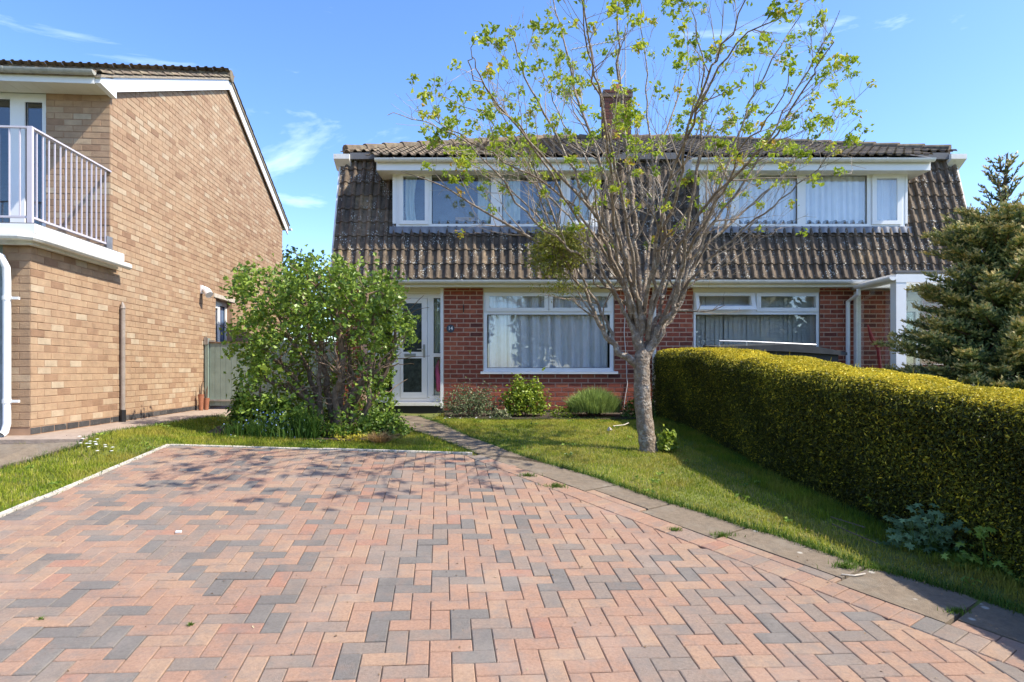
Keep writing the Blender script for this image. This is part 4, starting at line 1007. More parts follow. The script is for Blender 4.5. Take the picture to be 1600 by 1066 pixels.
# front walls
FU = Fr(tuple(FLW.p(SA, 0, -LW)), FLW.ang-math.pi/2)            # upper front wall, a to the right, width LW
FG = Fr(tuple(FLW.p(0, 0, -LW)), FLW.ang-math.pi/2)
bU = 0.77; bG = 0.27
m.box(FU, LW-bU, LW-0.252, 3.1, ER, -0.25, 0); m.box(FG, LW-bG, LW-0.252, 0.6, GT, -0.25, 0); m.build('wall', M['mortar_buff'], lh); m = MB()
m.box(FU, 0, LW-3.4, 3.1, ER, -0.25, 0); m.build('wall', M['mortar_buff'], lh); m = MB(); m.box(FG, 0, LW-3.2, 0.6, GT, -0.25, 0)
m.build('wall', M['mortar_buff'], lh)
BLh = Bricks('brick_buff', 0.004, 0.0045)
zo = LZ0+0.105
BLh.wall(FLW, 0.0, AE, zo, GT, holes=[winL], zorg=zo, aorg=-0.008)
BLh.wall(FLW, SA+0.0, AE, zo+math.ceil((GT-zo)/BH)*BH, 7.3, top=topl, zorg=zo, aorg=-0.008)
BLh.wall(FLW, SA, AE, GT, zo+math.ceil((GT-zo)/BH)*BH, zorg=zo, aorg=-0.008) if False else None
BLh.wall(FU, LW-bU, LW-0.001, 3.11, ER-0.04, zorg=zo, aorg=LW-0.006-BL*1.0-0.006)
BLh.wall(FG, LW-bG, LW-0.001, zo, GT, zorg=zo, aorg=LW-0.006-BL-0.006)
BLh.wall(FU, 0.0, LW-3.4, 3.11, ER-0.04, zorg=zo); BLh.wall(FG, 0.0, LW-3.2, zo, GT, zorg=zo)
BLh.build(lh)
BPl = Bricks('plinth', 0.006); BPl.wall(FLW, 0, 4.7, LZ0-0.06, zo-0.003, zorg=zo-2*BH, aorg=0.05)
ro = bpy.data.objects.new('plinth', None); link(ro, lh); ro.location = (0, 0, 0)
BPl.build(ro)
# side window with lintel
window(lh, Fr(tuple(FLW.p(0, 0, -0.09)), FLW.ang), {'outer': winL, 'holes': [(winL[0]+0.08, winL[0]+0.36, winL[2]+0.08, winL[3]-0.16), (winL[0]+0.46, winL[1]-0.07, winL[2]+0.08, winL[3]-0.1)]}, glass='glass_blue')
m = MB(); m.box(FLW, winL[0]-0.10, winL[1]+0.14, winL[3]+0.004, winL[3]+0.075, -0.1, 0.018); m.build('lintel', M['edging'], lh)
# upper glazing behind balcony
FUw = Fr(tuple(FLW.p(SA+0.03, 0, -LW)), FLW.ang-math.pi/2)
zh = fz(155, 8.05)
window(lh, FUw, {'outer': (LW-3.39, LW-bU-0.004, 3.12, ER-0.05), 'holes': [(LW-3.3, LW-2.3, 3.35, zh), (LW-2.2, LW-1.22, 3.35, zh), (LW-1.045, LW-bU-0.065, 3.30, zh-0.03)]}, name='balcony_door')
room(lh, FUw, LW-3.39, LW-bU, 3.1, ER-0.06, -2.8, -0.2)
# garage front panel
m = MB()
for k in range(14): m.box(FG, LW-bG-0.012-0.2*(k+1), LW-bG-0.016-0.2*k, 0.93, 2.93, -0.06, -0.03)
m.build('garage_door', M['garage'], lh)
m = MB(); m.box(FG, LW-3.2, LW-bG, 0.6, 3.0, -0.30, -0.07); m.box(FG, LW-3.2, LW-bG, 0.6, 0.925, -0.069, -0.02); m.build('garage_lining', M['room'], lh)
# balcony: deck, fascias, gutter, rails
dk = MB(); dk.box(FLW, -0.10, SA-0.003, 2.995, 3.10, -LW, 0.10); bal = dk.build('balcony', M['felt'], lh)
m = MB(); m.box(FLW, -0.13, SA+0.10, 2.992, 3.085, 0.101, 0.122); m.box(FLW, -0.13, -0.11, 2.992, 3.085, -LW, 0.1); m.build('fascia', M['white'], bal)
m = MB(); m.box(FLW, -0.09, SA+0.05, 2.88, 2.97, 0.012, 0.072); m.box(FLW, -0.09, -0.04, 2.88, 2.97, -LW, 0.011); m.build('soffit', M['white_dirty'], bal)
m = MB(); pts = [FLW.p(-0.17, 2.95, -LW), FLW.p(-0.17, 2.95, -0.2), FLW.p(-0.165, 2.95, 0.0), FLW.p(-0.13, 2.948, 0.10), FLW.p(-0.03, 2.945, 0.135), FLW.p(0.2, 2.943, 0.14), FLW.p(SA+0.18, 2.935, 0.14)]
m.tube(pts, 0.042, 10); m.build('gutter', M['white_dirty'], bal)
def bar(fr, a0, a1, b0, b1, c0, c1, nm, mt='rail'):
    q = MB(); q.box(fr, a0, a1, b0, b1, c0, c1); return q.build(nm, M[mt], bal)
zr0, zr1 = 3.17, 4.10
bar(FLW, 0.025, SA-0.002, zr1, zr1+0.018, -0.03, 0.02, 'top_rail'); bar(FLW, 0.022, SA-0.002, zr0, zr0+0.022, -0.02, 0.01, 'bottom_rail')
bar(FLW, -0.012, 0.022, 3.10, zr1+0.0185, -0.03, 0.02, 'post')
bar(FLW, -0.01, 0.02, zr1, zr1+0.018, -LW, -0.031, 'top_rail'); bar(FLW, -0.005, 0.015, zr0, zr0+0.022, -LW, -0.031, 'bottom_rail')
for k in range(1, 15):
    a = 0.005+k*(SA-0.01)/14.9; bar(FLW, a-0.0055, a+0.0055, zr0+0.0225, zr1-0.0005, -0.012, 0.001, 'baluster')
for k in range(1, 34):
    c = -0.005-k*0.103; bar(FLW, -0.0015, 0.0115, zr0+0.0225, zr1-0.0005, c-0.0055, c+0.0055, 'baluster')
m = MB(); m.box(FLW, SA-0.10, SA+0.03, 3.10, 3.28, 0.011, 0.016); m.build('flashing', M['lead'], bal)
# downpipe at the front corner
m = MB(); pp = [FLW.p(-0.17, 2.92, -0.34), FLW.p(-0.17, 2.86, -0.34), FLW.p(-0.16, 2.80, -0.30), FLW.p(-0.14, 2.74, -0.19), FLW.p(-0.11, 2.64, -0.165), FLW.p(-0.10, 2.5, -0.165), FLW.p(-0.10, 1.05, -0.165), FLW.p(-0.13, 0.97, -0.165), FLW.p(-0.19, 0.94, -0.165)]
m.tube(pp, 0.036, 12, cap=False); dp = m.build('downpipe', M['white'], lh, smooth=True)
for z in (2.33, 1.28):
    m = MB(); m.tube([FLW.p(-0.10, z-0.02, -0.165), FLW.p(-0.10, z+0.02, -0.165)], 0.042, 12); m.box(FLW, -0.11, -0.08, z-0.013, z+0.013, -0.12, -0.05); m.build('pipe_clip', M['white'], dp)
# roof
p1 = math.atan(SL); SL2 = SL*((RM_-SA)/(AE-RM_)); p2 = math.atan(SL2)
FRt = Fr(tuple(FLW.p(SA-0.36, 0, -LW-0.1)), FLW.ang-math.pi/2)   # front eave
zE = ER+0.06-0.36*SL+0.07
rr_ = MB()
for (aa, bb, s) in ((SA-0.36, RM_, 1), (AE+0.30, RM_, -1)):
    za = topl(SA)-0.36*SL+0.045 if s > 0 else topl(AE)-0.30*SL2+0.045; zb = topl(RM_)+0.045
    q = [FLW.p(aa, za, -LW-0.1), FLW.p(aa, za, 0.09), FLW.p(bb, zb, 0.09), FLW.p(bb, zb, -LW-0.1)]; q2 = [v-Vector((0, 0, 0.035)) for v in q]; i = len(rr_.v)
    rr_.v += [tuple(v) for v in q+q2]; rr_.f += [tuple(i+k for k in f) for f in ((0, 1, 2, 3), (7, 6, 5, 4), (0, 4, 5, 1), (1, 5, 6, 2), (2, 6, 7, 3), (3, 7, 4, 0))]; rr_.t += [0.5]*6
rfl = rr_.build('roof', M['conc_tile_under'], lh)
tiled(FRt, p1, 0, LW+0.21, int(4.31/math.cos(p1)/TL)+1, za*0+topl(SA)-0.36*SL+0.05, 0.0, rfl, 'mesh')
FRb = Fr(tuple(FLW.p(AE+0.30, 0, 0.11)), FLW.ang+math.pi/2)
tiled(FRb, p2, 0, LW+0.21, int(4.04/math.cos(p2)/TL)+1, topl(AE)-0.30*SL2+0.05, 0.0, rfl, 'mesh')
m = MB()
for k in range(14): m.tube([FLW.p(RM_, topl(RM_)+0.075, 0.11-k*0.45), FLW.p(RM_, topl(RM_)+0.065, 0.11-(k+1.03)*0.45)], [0.11, 0.10], 10)
m.build('ridge_cap', M['tile_roof'], rfl)
# bargeboards (white), box end and soffit
m = MB()
for (aa, bb, za, zb) in ((SA-0.05, RM_, topl(SA)-0.05*SL, topl(RM_)), (AE+0.27, RM_, topl(AE)-0.27*SL2, topl(RM_))):
    q = [(aa, za+0.008), (bb, zb+0.008), (bb, zb-0.175), (aa, za-0.175)]; i = len(m.v)
    m.v += [tuple(p) for p in wpoly(q, 0.045)+wpoly(q, 0.068)]; m.f += [tuple(i+k for k in f) for f in ((0, 1, 2, 3), (7, 6, 5, 4), (0, 4, 5, 1), (1, 5, 6, 2), (2, 6, 7, 3), (3, 7, 4, 0))]; m.t += [0.5]*6
m.build('bargeboard', M['white'], lh)
m = MB(); q = [(SA-0.335, zE-0.06), (SA+0.03, zE-0.06+0.365*SL-0.0), (SA+0.03, ER-0.10), (SA-0.335, ER-0.10+0.0)]; q = [(SA-0.335, 5.165), (SA-0.05, 5.262), (SA+0.02, 5.262), (SA+0.02, ER-0.085), (SA-0.335, ER-0.045)]
i = len(m.v); n = len(q); m.v += [tuple(p) for p in wpoly(q, 0.069)+wpoly(q, -0.0)]; m.f += [tuple(range(i, i+n)), tuple(range(i+2*n-1, i+n-1, -1))]+[(i+k, i+n+k, i+n+(k+1) % n, i+(k+1) % n) for k in range(n)]; m.t += [0.5]*(n+2)
m.build('box_end', M['white'], lh)
for k in range(40):
    m = MB(); c1 = -0.002-k*0.15; m.box(FLW, SA-0.33, SA-0.002, ER-0.055, ER-0.042, c1-0.147, c1); m.build('soffit_board', M['cream'], rfl)
m = MB(); m.box(FLW, SA-0.352, SA-0.336, ER-0.06, 5.15, -LW, -0.001); m.build('fascia', M['white'], lh)
gutter(lh, FRt, 0.05, LW+0.13, 5.195, 0.055, mt='fascia_old', r=0.05)
FRe = Fr(tuple(FLW.p(AE+0.30, 0, 0.13)), FLW.ang+math.pi/2); gutter(lh, FRe, 0.0, LW, topl(AE)-0.13, 0.06, mt='white')
m = MB(); m.box(FLW, AE, AE+0.25, 0.6, 5.0, -LW, -0.26) if False else m.box(FLW, AE-0.2, AE, 0.6, ER, -LW, -0.26); m.build('rear_wall', M['brick_buff'], lh)
# things fixed to the side wall
q = FLW.p(1.71, 0.92, 0.045); vp = thing('vent_pipe', q, 'short grey brown upright pipe standing against the buff brick side wall', 'pipe')
m = MB(); m.tube([q+Vector((0, 0, 0.1)), (q.x, q.y, fz(482, 8.3))], 0.028, 12); m.build('pipe', M['pipe'], vp)
m = MB(); m.tube([q, q+Vector((0, 0, 0.16))], 0.036, 12); m.build('sleeve', M['black'], vp)
m = MB(); m.tube([(q.x, q.y, fz(482, 8.3)+0.001), (q.x, q.y, fz(478, 8.3)), (q.x-0.01, q.y, fz(472, 8.3))], [0.036, 0.026, 0.012], 10); m.build('cap', M['pipe'], vp)
q = FLW.p(4.30, 2.94, 0.0); sl = thing('security_light', q, 'white security light on the buff brick side wall above the gate', 'light')
m = MB(); m.box(FLW, 4.26, 4.34, 2.90, 3.04, 0.001, 0.03); m.tube([FLW.p(4.30, 2.96, 0.03), FLW.p(4.30, 2.96, 0.06)], 0.03, 8); m.build('base', M['white'], sl)
m = MB(); m.tube([FLW.p(4.30, 3.0, 0.055), FLW.p(4.27, 2.95, 0.10), FLW.p(4.22, 2.87, 0.17)], [0.03, 0.06, 0.065], 12); m.build('lamp_head', M['white'], sl)
# gate and fence between the houses
FGt = Fr(tuple(FLW.p(4.42, 0, 0)), 0.0)
gt = thing('side_gate', FGt.p(0.5, 0.92, 0), 'sage green boarded side gate next to the buff brick house', 'gate')
gz1 = fz(534, FGt.p(0, 0, 0).y)
m = MB(); m.box(FGt, 0.03, 0.09, 0.94, gz1+0.06, -0.05, 0.03); m.build('post', M['gate'], gt)
for k in range(9):
    m = MB(); m.box(FGt, 0.10+k*0.094, 0.19+k*0.094, 0.98, gz1-0.03+0.0, -0.02, 0.0); m.build('board', M['gate'], gt)
m = MB(); m.box(FGt, 0.095, 0.95, gz1-0.028, gz1, -0.03, 0.014); m.build('top_rail', M['fence'], gt)
m = MB(); m.box(FGt, 0.10, 0.95, 1.06, 1.09, 0.001, 0.02); m.build('brace', M['metal'], gt)
for z in (gz1+0.01, 1.075):
    m = MB(); m.box(FGt, 0.02, 0.075, z-0.06, z+0.07, 0.031, 0.04); m.tube([FGt.p(0.085, z-0.05, 0.035), FGt.p(0.085, z+0.05, 0.035)], 0.012, 6); m.box(FGt, 0.095, 0.2, z-0.015, z+0.015, 0.021, 0.028); m.build('hinge', M['metal'], gt)
fn = thing('garden_fence', FGt.p(1.6, 0.92, 0), 'green boarded fence hidden behind the big leafy shrub', 'fence')
for k in range(13):
    m = MB(); m.box(FGt, 0.99+k*0.106, 1.09+k*0.106, 0.90, gz1, -0.02, 0.0); m.build('board', M['gate'], fn)
m = MB(); m.box(FGt, 0.985, 2.36, gz1-0.3, gz1-0.22, -0.06, -0.021); m.build('rail', M['gate'], fn)
for k, (a, h, r_) in enumerate(((-0.02, 0.24, 0.045), (-0.09, 0.17, 0.05))):
    q = FLW.p(4.05+k*0.14, 0.922, 0.10+k*0.03); pt = thing('plant_pot', q, ['tall narrow terracotta pot by the hinge post of the green gate', 'shorter terracotta pot with a broken rim by the green gate'][k], 'plant pot', 'terracotta pots by the gate')
    m = MB(); m.tube([q, q+Vector((0, 0, h)), q+Vector((0, 0, h+0.03)), q+Vector((0, 0, h+0.03))], [r_*0.7, r_, r_*1.12, r_*0.85], 12); m.build('pot', M['terracotta'], pt)
    m = MB(); m.tube([q+Vector((0, 0, h)), q+Vector((0.01, 0, h+0.16)), q+Vector((0.03, 0, h+0.24))], [0.012, 0.016, 0.004], 5); m.tube([q+Vector((-0.02, 0, h)), q+Vector((-0.03, 0, h+0.2))], [0.01, 0.004], 5); m.build('dead_stem', M['woody'], pt)

# ------------------------------------------------------------------ foliage helpers
def leaves(Pn, size, up=0.4, aspect=0.62, fold=0.25, nvec=None, spread=1.0):
    """two triangles per leaf around centres Pn -> V,F"""
    n = len(Pn); d = rng.normal(size=(n, 3))*spread
    if nvec is not None: d += nvec
    d[:, 2] += up; d /= np.linalg.norm(d, axis=1)[:, None]
    r = rng.normal(size=(n, 3)); r -= d*np.sum(r*d, 1)[:, None]; r /= np.linalg.norm(r, axis=1)[:, None]      # leaf axis
    s = np.cross(d, r); sz = np.asarray(size)*rng.uniform(0.65, 1.25, n); sz = sz[:, None]
    b = Pn-r*sz*0.5; t = Pn+r*sz*0.5-d*sz*0.12; l = Pn+s*sz*aspect*0.5+d*sz*fold*0.5-r*sz*0.06; q = Pn-s*sz*aspect*0.5+d*sz*fold*0.5-r*sz*0.06
    V = np.stack([b, q, t, l], 1).reshape(-1, 3); k = np.arange(n)[:, None]*4
    F = np.concatenate([k+np.array([[0, 1, 2]]), k+np.array([[0, 2, 3]])], 0); return V, F
def leafmesh(name, Pn, size, tints, mt, parent=None, kind=None, **kw):
    V, F = leaves(Pn, size, **kw); return npmesh(name, V, F, np.concatenate([tints, tints]), M[mt], parent, kind)
def blades(base, h, wd, lean=0.5, dirs=None):
    n = len(base); an = rng.uniform(0, 2*math.pi, n); side = np.stack([np.cos(an), np.sin(an), np.zeros(n)], 1)
    an2 = rng.uniform(0, 2*math.pi, n); ln = np.abs(rng.normal(0, lean, n))
    ld = np.stack([np.cos(an2), np.sin(an2), np.zeros(n)], 1) if dirs is None else dirs
    h = np.asarray(h)*rng.uniform(0.5, 1.3, n); w_ = np.asarray(wd)*rng.uniform(0.7, 1.3, n)
    up = np.array([0, 0, 1.0]); a = base-side*w_[:, None]/2; b = base+side*w_[:, None]/2
    m = base+up*h[:, None]*0.55+ld*(h*ln*0.3)[:, None]; mw = side*w_[:, None]*0.36
    t = base+up*(h*(1-0.25*np.minimum(ln, 1.5)))[:, None]+ld*(h*ln)[:, None]
    V = np.stack([a, b, m+mw, m-mw, t], 1).reshape(-1, 3); k = np.arange(n)[:, None]*5
    F = np.concatenate([k+np.array([[0, 1, 2]]), k+np.array([[0, 2, 3]]), k+np.array([[3, 2, 4]])], 0); return V, F
def wobble_path(p0, p1, n, amp, r_=random):
    p0, p1 = Vector(p0), Vector(p1); L_ = (p1-p0).length; pts = []
    for k in range(n+1):
        t = k/n; q = p0.lerp(p1, t)
        if 0 < k: q += Vector((r_.gauss(0, 1), r_.gauss(0, 1), r_.gauss(0, 1)))*amp*L_*(0.6 if k < n else 0.2)
        pts.append(q)
    return pts

# ------------------------------------------------------------------ grass
hedge_front = [gp(1030, 655), gp(1064, 664), gp(1105, 684), gp(1204, 740), gp(1291, 779), gp(1415, 829), gp(1600, 898)]
hf = [p.to_2d() for p in hedge_front]; hf[0] = Vector((2.30, 10.3)); hf[-1] += Vector((-0.16, -0.06)); hf[-2] += Vector((-0.06, -0.02)); hf.append(hf[-1]+Vector((0.12, -1.9)))
HWd = 0.92
def hedge_nrm(i):
    a = hf[max(0, i-1)]; b = hf[min(len(hf)-1, i+1)]; d = (b-a).normalized(); return Vector((-d.y, d.x))      # pointing away from lawn (right)
hn = [hedge_nrm(i) for i in range(len(hf))]
hb = [hf[i]+hn[i]*HWd for i in range(len(hf))]
hedge_poly = [tuple(p+(-hn[i])*0.0) for i, p in enumerate(hf)]+[tuple(p) for p in hb[::-1]]
n = 660000
gxp = rng.uniform(-6.0, 4.6, n); gyp = rng.uniform(1.0, 10.6, n)
dp_ = [tuple(p) for p in drive_poly]
keep = ~in_poly(gxp, gyp, dp_) & ~in_poly(gxp, gyp, path_poly) & ~in_poly(gxp, gyp, left_conc) & ~in_poly(gxp, gyp, left_conc2) & ~in_poly(gxp, gyp, bed_front) & ~in_poly(gxp, gyp, hedge_poly)
keep &= ~(in_poly(gxp, gyp, bed_bush) & (rng.uniform(size=n) < 0.9)); keep &= (np.abs(gxp) < 0.86*gyp+1.6) & ~((gxp > 3.0) & (gyp > 5.0)) & ~((gxp < -5.0))
keep &= ~((gxp < -1.2) & (gyp > 9.3))
keep &= (gxp < Lp(0).x+100)
gxp, gyp = gxp[keep], gyp[keep]
base = np.stack([gxp, gyp, G(gxp, gyp)-0.014], 1)
patch = np.sin(gxp*3.1+1.7*np.sin(gyp*2.3))*np.sin(gyp*2.7+1.3*np.sin(gxp*1.9))
left_l = gxp < -0.5
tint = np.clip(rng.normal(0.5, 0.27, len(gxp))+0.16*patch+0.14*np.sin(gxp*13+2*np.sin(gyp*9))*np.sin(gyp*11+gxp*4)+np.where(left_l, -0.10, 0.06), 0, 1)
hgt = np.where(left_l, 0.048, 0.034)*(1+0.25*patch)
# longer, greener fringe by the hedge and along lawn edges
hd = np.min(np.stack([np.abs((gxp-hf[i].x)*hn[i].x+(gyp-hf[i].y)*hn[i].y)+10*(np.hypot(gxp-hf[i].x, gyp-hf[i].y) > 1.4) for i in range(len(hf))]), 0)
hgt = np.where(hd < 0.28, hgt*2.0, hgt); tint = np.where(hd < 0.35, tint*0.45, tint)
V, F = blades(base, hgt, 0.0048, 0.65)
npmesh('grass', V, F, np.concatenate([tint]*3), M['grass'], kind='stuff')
# ragged tufts overhanging hard edges
edge_pts = []
def edge_samples(poly, dens, off=0.0):
    for a, b in zip(poly[:-1], poly[1:]):
        a, b = Vector(a[:2]), Vector(b[:2]); L_ = (b-a).length; k = int(L_*dens)
        for _ in range(k):
            t = random.random(); p = a.lerp(b, t)+Vector((random.gauss(0, 0.018), random.gauss(0, 0.018))); edge_pts.append((p.x, p.y))
edge_samples(PRt, 700); edge_samples([FL, FRr], 420); edge_samples([(NLx-0.04, 2.5), tuple(FL)], 420); edge_samples(PLf, 300)
edge_samples([(p.x, p.y) for p in [gp(0, 732), gp(60, 716), gp(120, 698), gp(172, 677), gp(268, 662), gp(348, 650)]], 500); edge_samples([(p.x-0.05, p.y) for p in hf], 600)
edge_samples([(-1.05, 9.92), (0.2, 9.86), (1.6, 9.86), (2.3, 9.95)], 300)
ep = np.array(edge_pts); inside = in_poly(ep[:, 0], ep[:, 1], dp_); ep = ep[~inside]
base = np.stack([ep[:, 0], ep[:, 1], G(ep[:, 0], ep[:, 1])-0.01], 1); V, F = blades(base, 0.06, 0.005, 0.8)
npmesh('grass_fringe', V, F, np.concatenate([np.clip(rng.normal(0.4, 0.25, len(ep)), 0, 1)]*3), M['grass_long'], kind='stuff')

# ------------------------------------------------------------------ hedge
def hedge_h(x, y): return G(x, y)+1.06
hg = thing('hedge', (hf[3].x+0.4, hf[3].y, g(hf[3].x, hf[3].y)), 'long clipped golden yew hedge with yellow top and dark sides along the lawn', 'hedge')
m = MB(); cs = []
for i in range(len(hf)):
    a, b = hf[i], hb[i]; zt_ = float(hedge_h(a.x, a.y)); zt2 = float(G(a.x, a.y))+1.06; z0 = g(a.x, a.y)-0.05
    nrm = hn[i]; pr = [(a+nrm*0.10, z0), (a+nrm*0.06, z0+0.3), (a+nrm*0.07, zt_-0.16), (a+nrm*0.16, zt_-0.06), (b-nrm*0.16, zt2-0.06), (b-nrm*0.07, zt2-0.16), (b-nrm*0.1, z0-0.1)]
    cs.append([(p.x, p.y, z) for p, z in pr])
for r_ in cs: m.v += r_
k7 = 7
for i in range(len(cs)-1):
    for k in range(k7): k2 = (k+1) % k7; m.f.append((i*k7+k, (i+1)*k7+k, (i+1)*k7+k2, i*k7+k2)); m.t.append(0.5)
m.f.append(tuple(range(k7))); m.f.append(tuple((len(cs)-1)*k7+k for k in range(k7-1, -1, -1))); m.t += [0.5]*2
m.build('core', M['hedge_core'], hg)
segL = [(hf[i+1]-hf[i]).length for i in range(len(hf)-1)]; cum = np.concatenate([[0], np.cumsum(segL)])
def hedge_sample(n, part):
    s = rng.uniform(0, cum[-1], n); i = np.clip(np.searchsorted(cum, s)-1, 0, len(segL)-1); t = (s-cum[i])/np.array(segL)[i]
    A = np.array([tuple(p) for p in hf]); Bn = np.array([tuple(p) for p in hn]); p = A[i]*(1-t)[:, None]+A[i+1]*t[:, None]; nn = Bn[i]*(1-t)[:, None]+Bn[i+1]*t[:, None]; nn /= np.linalg.norm(nn, axis=1)[:, None]
    gz = G(p[:, 0], p[:, 1]); H = 1.06
    lump = 0.012*np.sin(s*4.1)+0.010*np.sin(s*9.7+1)
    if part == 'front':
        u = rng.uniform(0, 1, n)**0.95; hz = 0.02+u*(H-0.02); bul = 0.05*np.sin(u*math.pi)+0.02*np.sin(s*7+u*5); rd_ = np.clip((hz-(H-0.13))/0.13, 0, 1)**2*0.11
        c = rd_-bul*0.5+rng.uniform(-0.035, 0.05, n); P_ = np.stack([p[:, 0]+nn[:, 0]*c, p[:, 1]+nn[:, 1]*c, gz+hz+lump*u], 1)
        nv = np.stack([-nn[:, 0], -nn[:, 1], np.full(n, 0.35)+rd_*9], 1); tt = 0.15+0.12*u+rng.normal(0, 0.29, n)+0.12*(u > 0.9)+0.10*np.sin(s*3+u*6)*np.sin(s*1.3)  # wide tint spread paints shaded gaps and lit flecks into the side
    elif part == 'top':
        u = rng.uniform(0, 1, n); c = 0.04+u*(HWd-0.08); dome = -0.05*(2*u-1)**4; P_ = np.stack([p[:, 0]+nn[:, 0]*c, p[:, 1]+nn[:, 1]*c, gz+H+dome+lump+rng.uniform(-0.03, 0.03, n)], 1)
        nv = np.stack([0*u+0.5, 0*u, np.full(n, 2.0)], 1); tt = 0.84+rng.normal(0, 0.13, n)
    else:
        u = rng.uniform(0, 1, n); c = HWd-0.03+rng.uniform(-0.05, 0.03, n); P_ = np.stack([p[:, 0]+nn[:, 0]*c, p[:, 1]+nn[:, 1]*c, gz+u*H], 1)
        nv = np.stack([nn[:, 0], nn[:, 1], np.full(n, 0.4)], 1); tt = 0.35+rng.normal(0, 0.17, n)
    return P_, nv, np.clip(tt, 0, 1)
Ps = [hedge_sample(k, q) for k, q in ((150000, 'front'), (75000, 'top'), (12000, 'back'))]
# near end face
n = 9000; u = rng.uniform(0.02, HWd-0.02, n); e_ = hf[-1]; en = hn[-1]; ed_ = (hf[-1]-hf[-2]).normalized(); hz = rng.uniform(0, 1.05, n); gz_ = g(e_.x, e_.y)
pe = np.stack([e_.x+en.x*u+ed_.x*0.02, e_.y+en.y*u+ed_.y*0.02+rng.uniform(-0.04, 0.02, n), gz_+hz], 1); Ps.append((pe, np.tile([ed_.x, ed_.y, 0.3], (n, 1)), np.clip(rng.normal(0.25, 0.22, n), 0, 1)))
# end face by the house
n = 5000; u = rng.uniform(0, HWd, n); pe = np.stack([2.30+u, 10.3+rng.uniform(-0.02, 0.05, n), g(2.4, 10.3)+rng.uniform(0, 1.04, n)], 1); Ps.append((pe, np.tile([0, 1, 0.3], (n, 1)), np.clip(rng.normal(0.3, 0.15, n), 0, 1)))
Pn = np.concatenate([q[0] for q in Ps]); nv = np.concatenate([q[1] for q in Ps]); tt = np.concatenate([q[2] for q in Ps])
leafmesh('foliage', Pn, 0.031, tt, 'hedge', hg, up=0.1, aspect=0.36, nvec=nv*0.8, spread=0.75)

# ------------------------------------------------------------------ the bare young tree
tb = gp(1013, 704); TD = tb.y
tr = thing('young_tree', tuple(tb), 'pale barked multi stemmed tree with sparse yellow green young leaves on the front lawn', 'tree')
def TP(px, py, dd=0.0): return P(px, py, TD+dd)
class Branches:
    def __init__(s): s.big = MB(); s.small = MB(); s.tips = []
BR = Branches(); rT = random.Random(5)
def catmull(pts, sub):
    o = []; n = len(pts)
    for i in range(n-1):
        p0, p1, p2, p3 = pts[max(0, i-1)], pts[i], pts[i+1], pts[min(n-1, i+2)]
        for k in range(sub):
            t = k/sub; o.append(0.5*((2*p1)+(p2-p0)*t+(2*p0-5*p1+4*p2-p3)*t*t+(3*p1-p0-3*p2+p3)*t*t*t))
    o.append(pts[-1]); return o
trunk = catmull([tb+Vector((0.0, 0, -0.08)), tb+Vector((0.0, 0, 0.03)), TP(1009, 672), TP(1004, 625), TP(1003, 585), TP(1003, 562), TP(1004, 545)], 5)
nT = len(trunk); rad = [(0.101*(1-0.16*min(1, k/nT*1.2))+(0.03*math.exp(-k/2.0))+0.004*math.sin(k*1.9))*(1 if k < nT-6 else (1, 0.98, 0.93, 0.84, 0.7, 0.5)[k-nT+6]) for k in range(nT)]
BR.big.tube(trunk, rad, 20)
def shoot(p, d, L_, r0, lvl):
    """grow a wandering shoot, returns nothing; adds tips"""
    n = max(3, int(L_/0.11)); pts = [Vector(p)]; d = Vector(d).normalized(); q = Vector(p)
    for k in range(n):
        d = (d+Vector((rT.gauss(0, 0.13), rT.gauss(0, 0.13), rT.gauss(0.045, 0.11)))*(1.0 if lvl > 1 else 0.55)).normalized(); q = q+d*(L_/n); pts.append(q.copy())
    rs_ = [max(0.0016, r0*(1-0.72*k/n)) for k in range(n+1)]
    (BR.big if r0 > 0.011 else BR.small).tube(pts, rs_, 6 if r0 > 0.011 else (4 if r0 > 0.005 else 3), cap=False)
    return pts, rs_
def subdivide(pts, rs_, lvl, dens, t0=0.2):
    n = len(pts)
    L_ = sum((pts[i+1]-pts[i]).length for i in range(n-1)); cnt = max(1, int(L_*dens*rT.uniform(0.8, 1.25)))
    for _ in range(cnt):
        t = t0+(1-t0)*rT.random(); i = min(n-2, int(t*(n-1))); p = pts[i].lerp(pts[i+1], rT.random()); d = (pts[i+1]-pts[i]).normalized()
        sd_ = d.orthogonal().normalized(); sd_.rotate(Matrix.Rotation(rT.uniform(0, 6.283), 3, d)); ang = rT.uniform(0.35, 0.95)
        nd = (d*math.cos(ang)+sd_*math.sin(ang)+Vector((0, 0, 0.16))).normalized()
        if lvl == 1: L2 = rT.uniform(0.4, 1.1)*(1.0-0.68*t); r2 = min(rs_[i]*0.62, 0.013)
        elif lvl == 2: L2 = rT.uniform(0.15, 0.5); r2 = min(rs_[i]*0.6, 0.0052)
        else: L2 = rT.uniform(0.05, 0.16); r2 = 0.0028
        e_ = p+nd*L2*0.9; ex_ = 800+1000*e_.x/e_.y
        ey_ = 578-1000*(e_.z-EYE)/e_.y
        if ex_ < 604 or ex_ > 1368 or (ey_ < 150 and ex_ < 600+(150-ey_)*1.45) or (ey_ < 150 and ex_ > 1368-(150-ey_)*0.45): continue
        pp_, rr2 = shoot(p, nd, L2, r2, lvl+1)
        if lvl < 3: subdivide(pp_, rr2, lvl+1, 6.5 if lvl == 1 else 7.0, 0.3)
        if lvl >= 2: BR.tips.append((pp_[-1], nd, lvl))
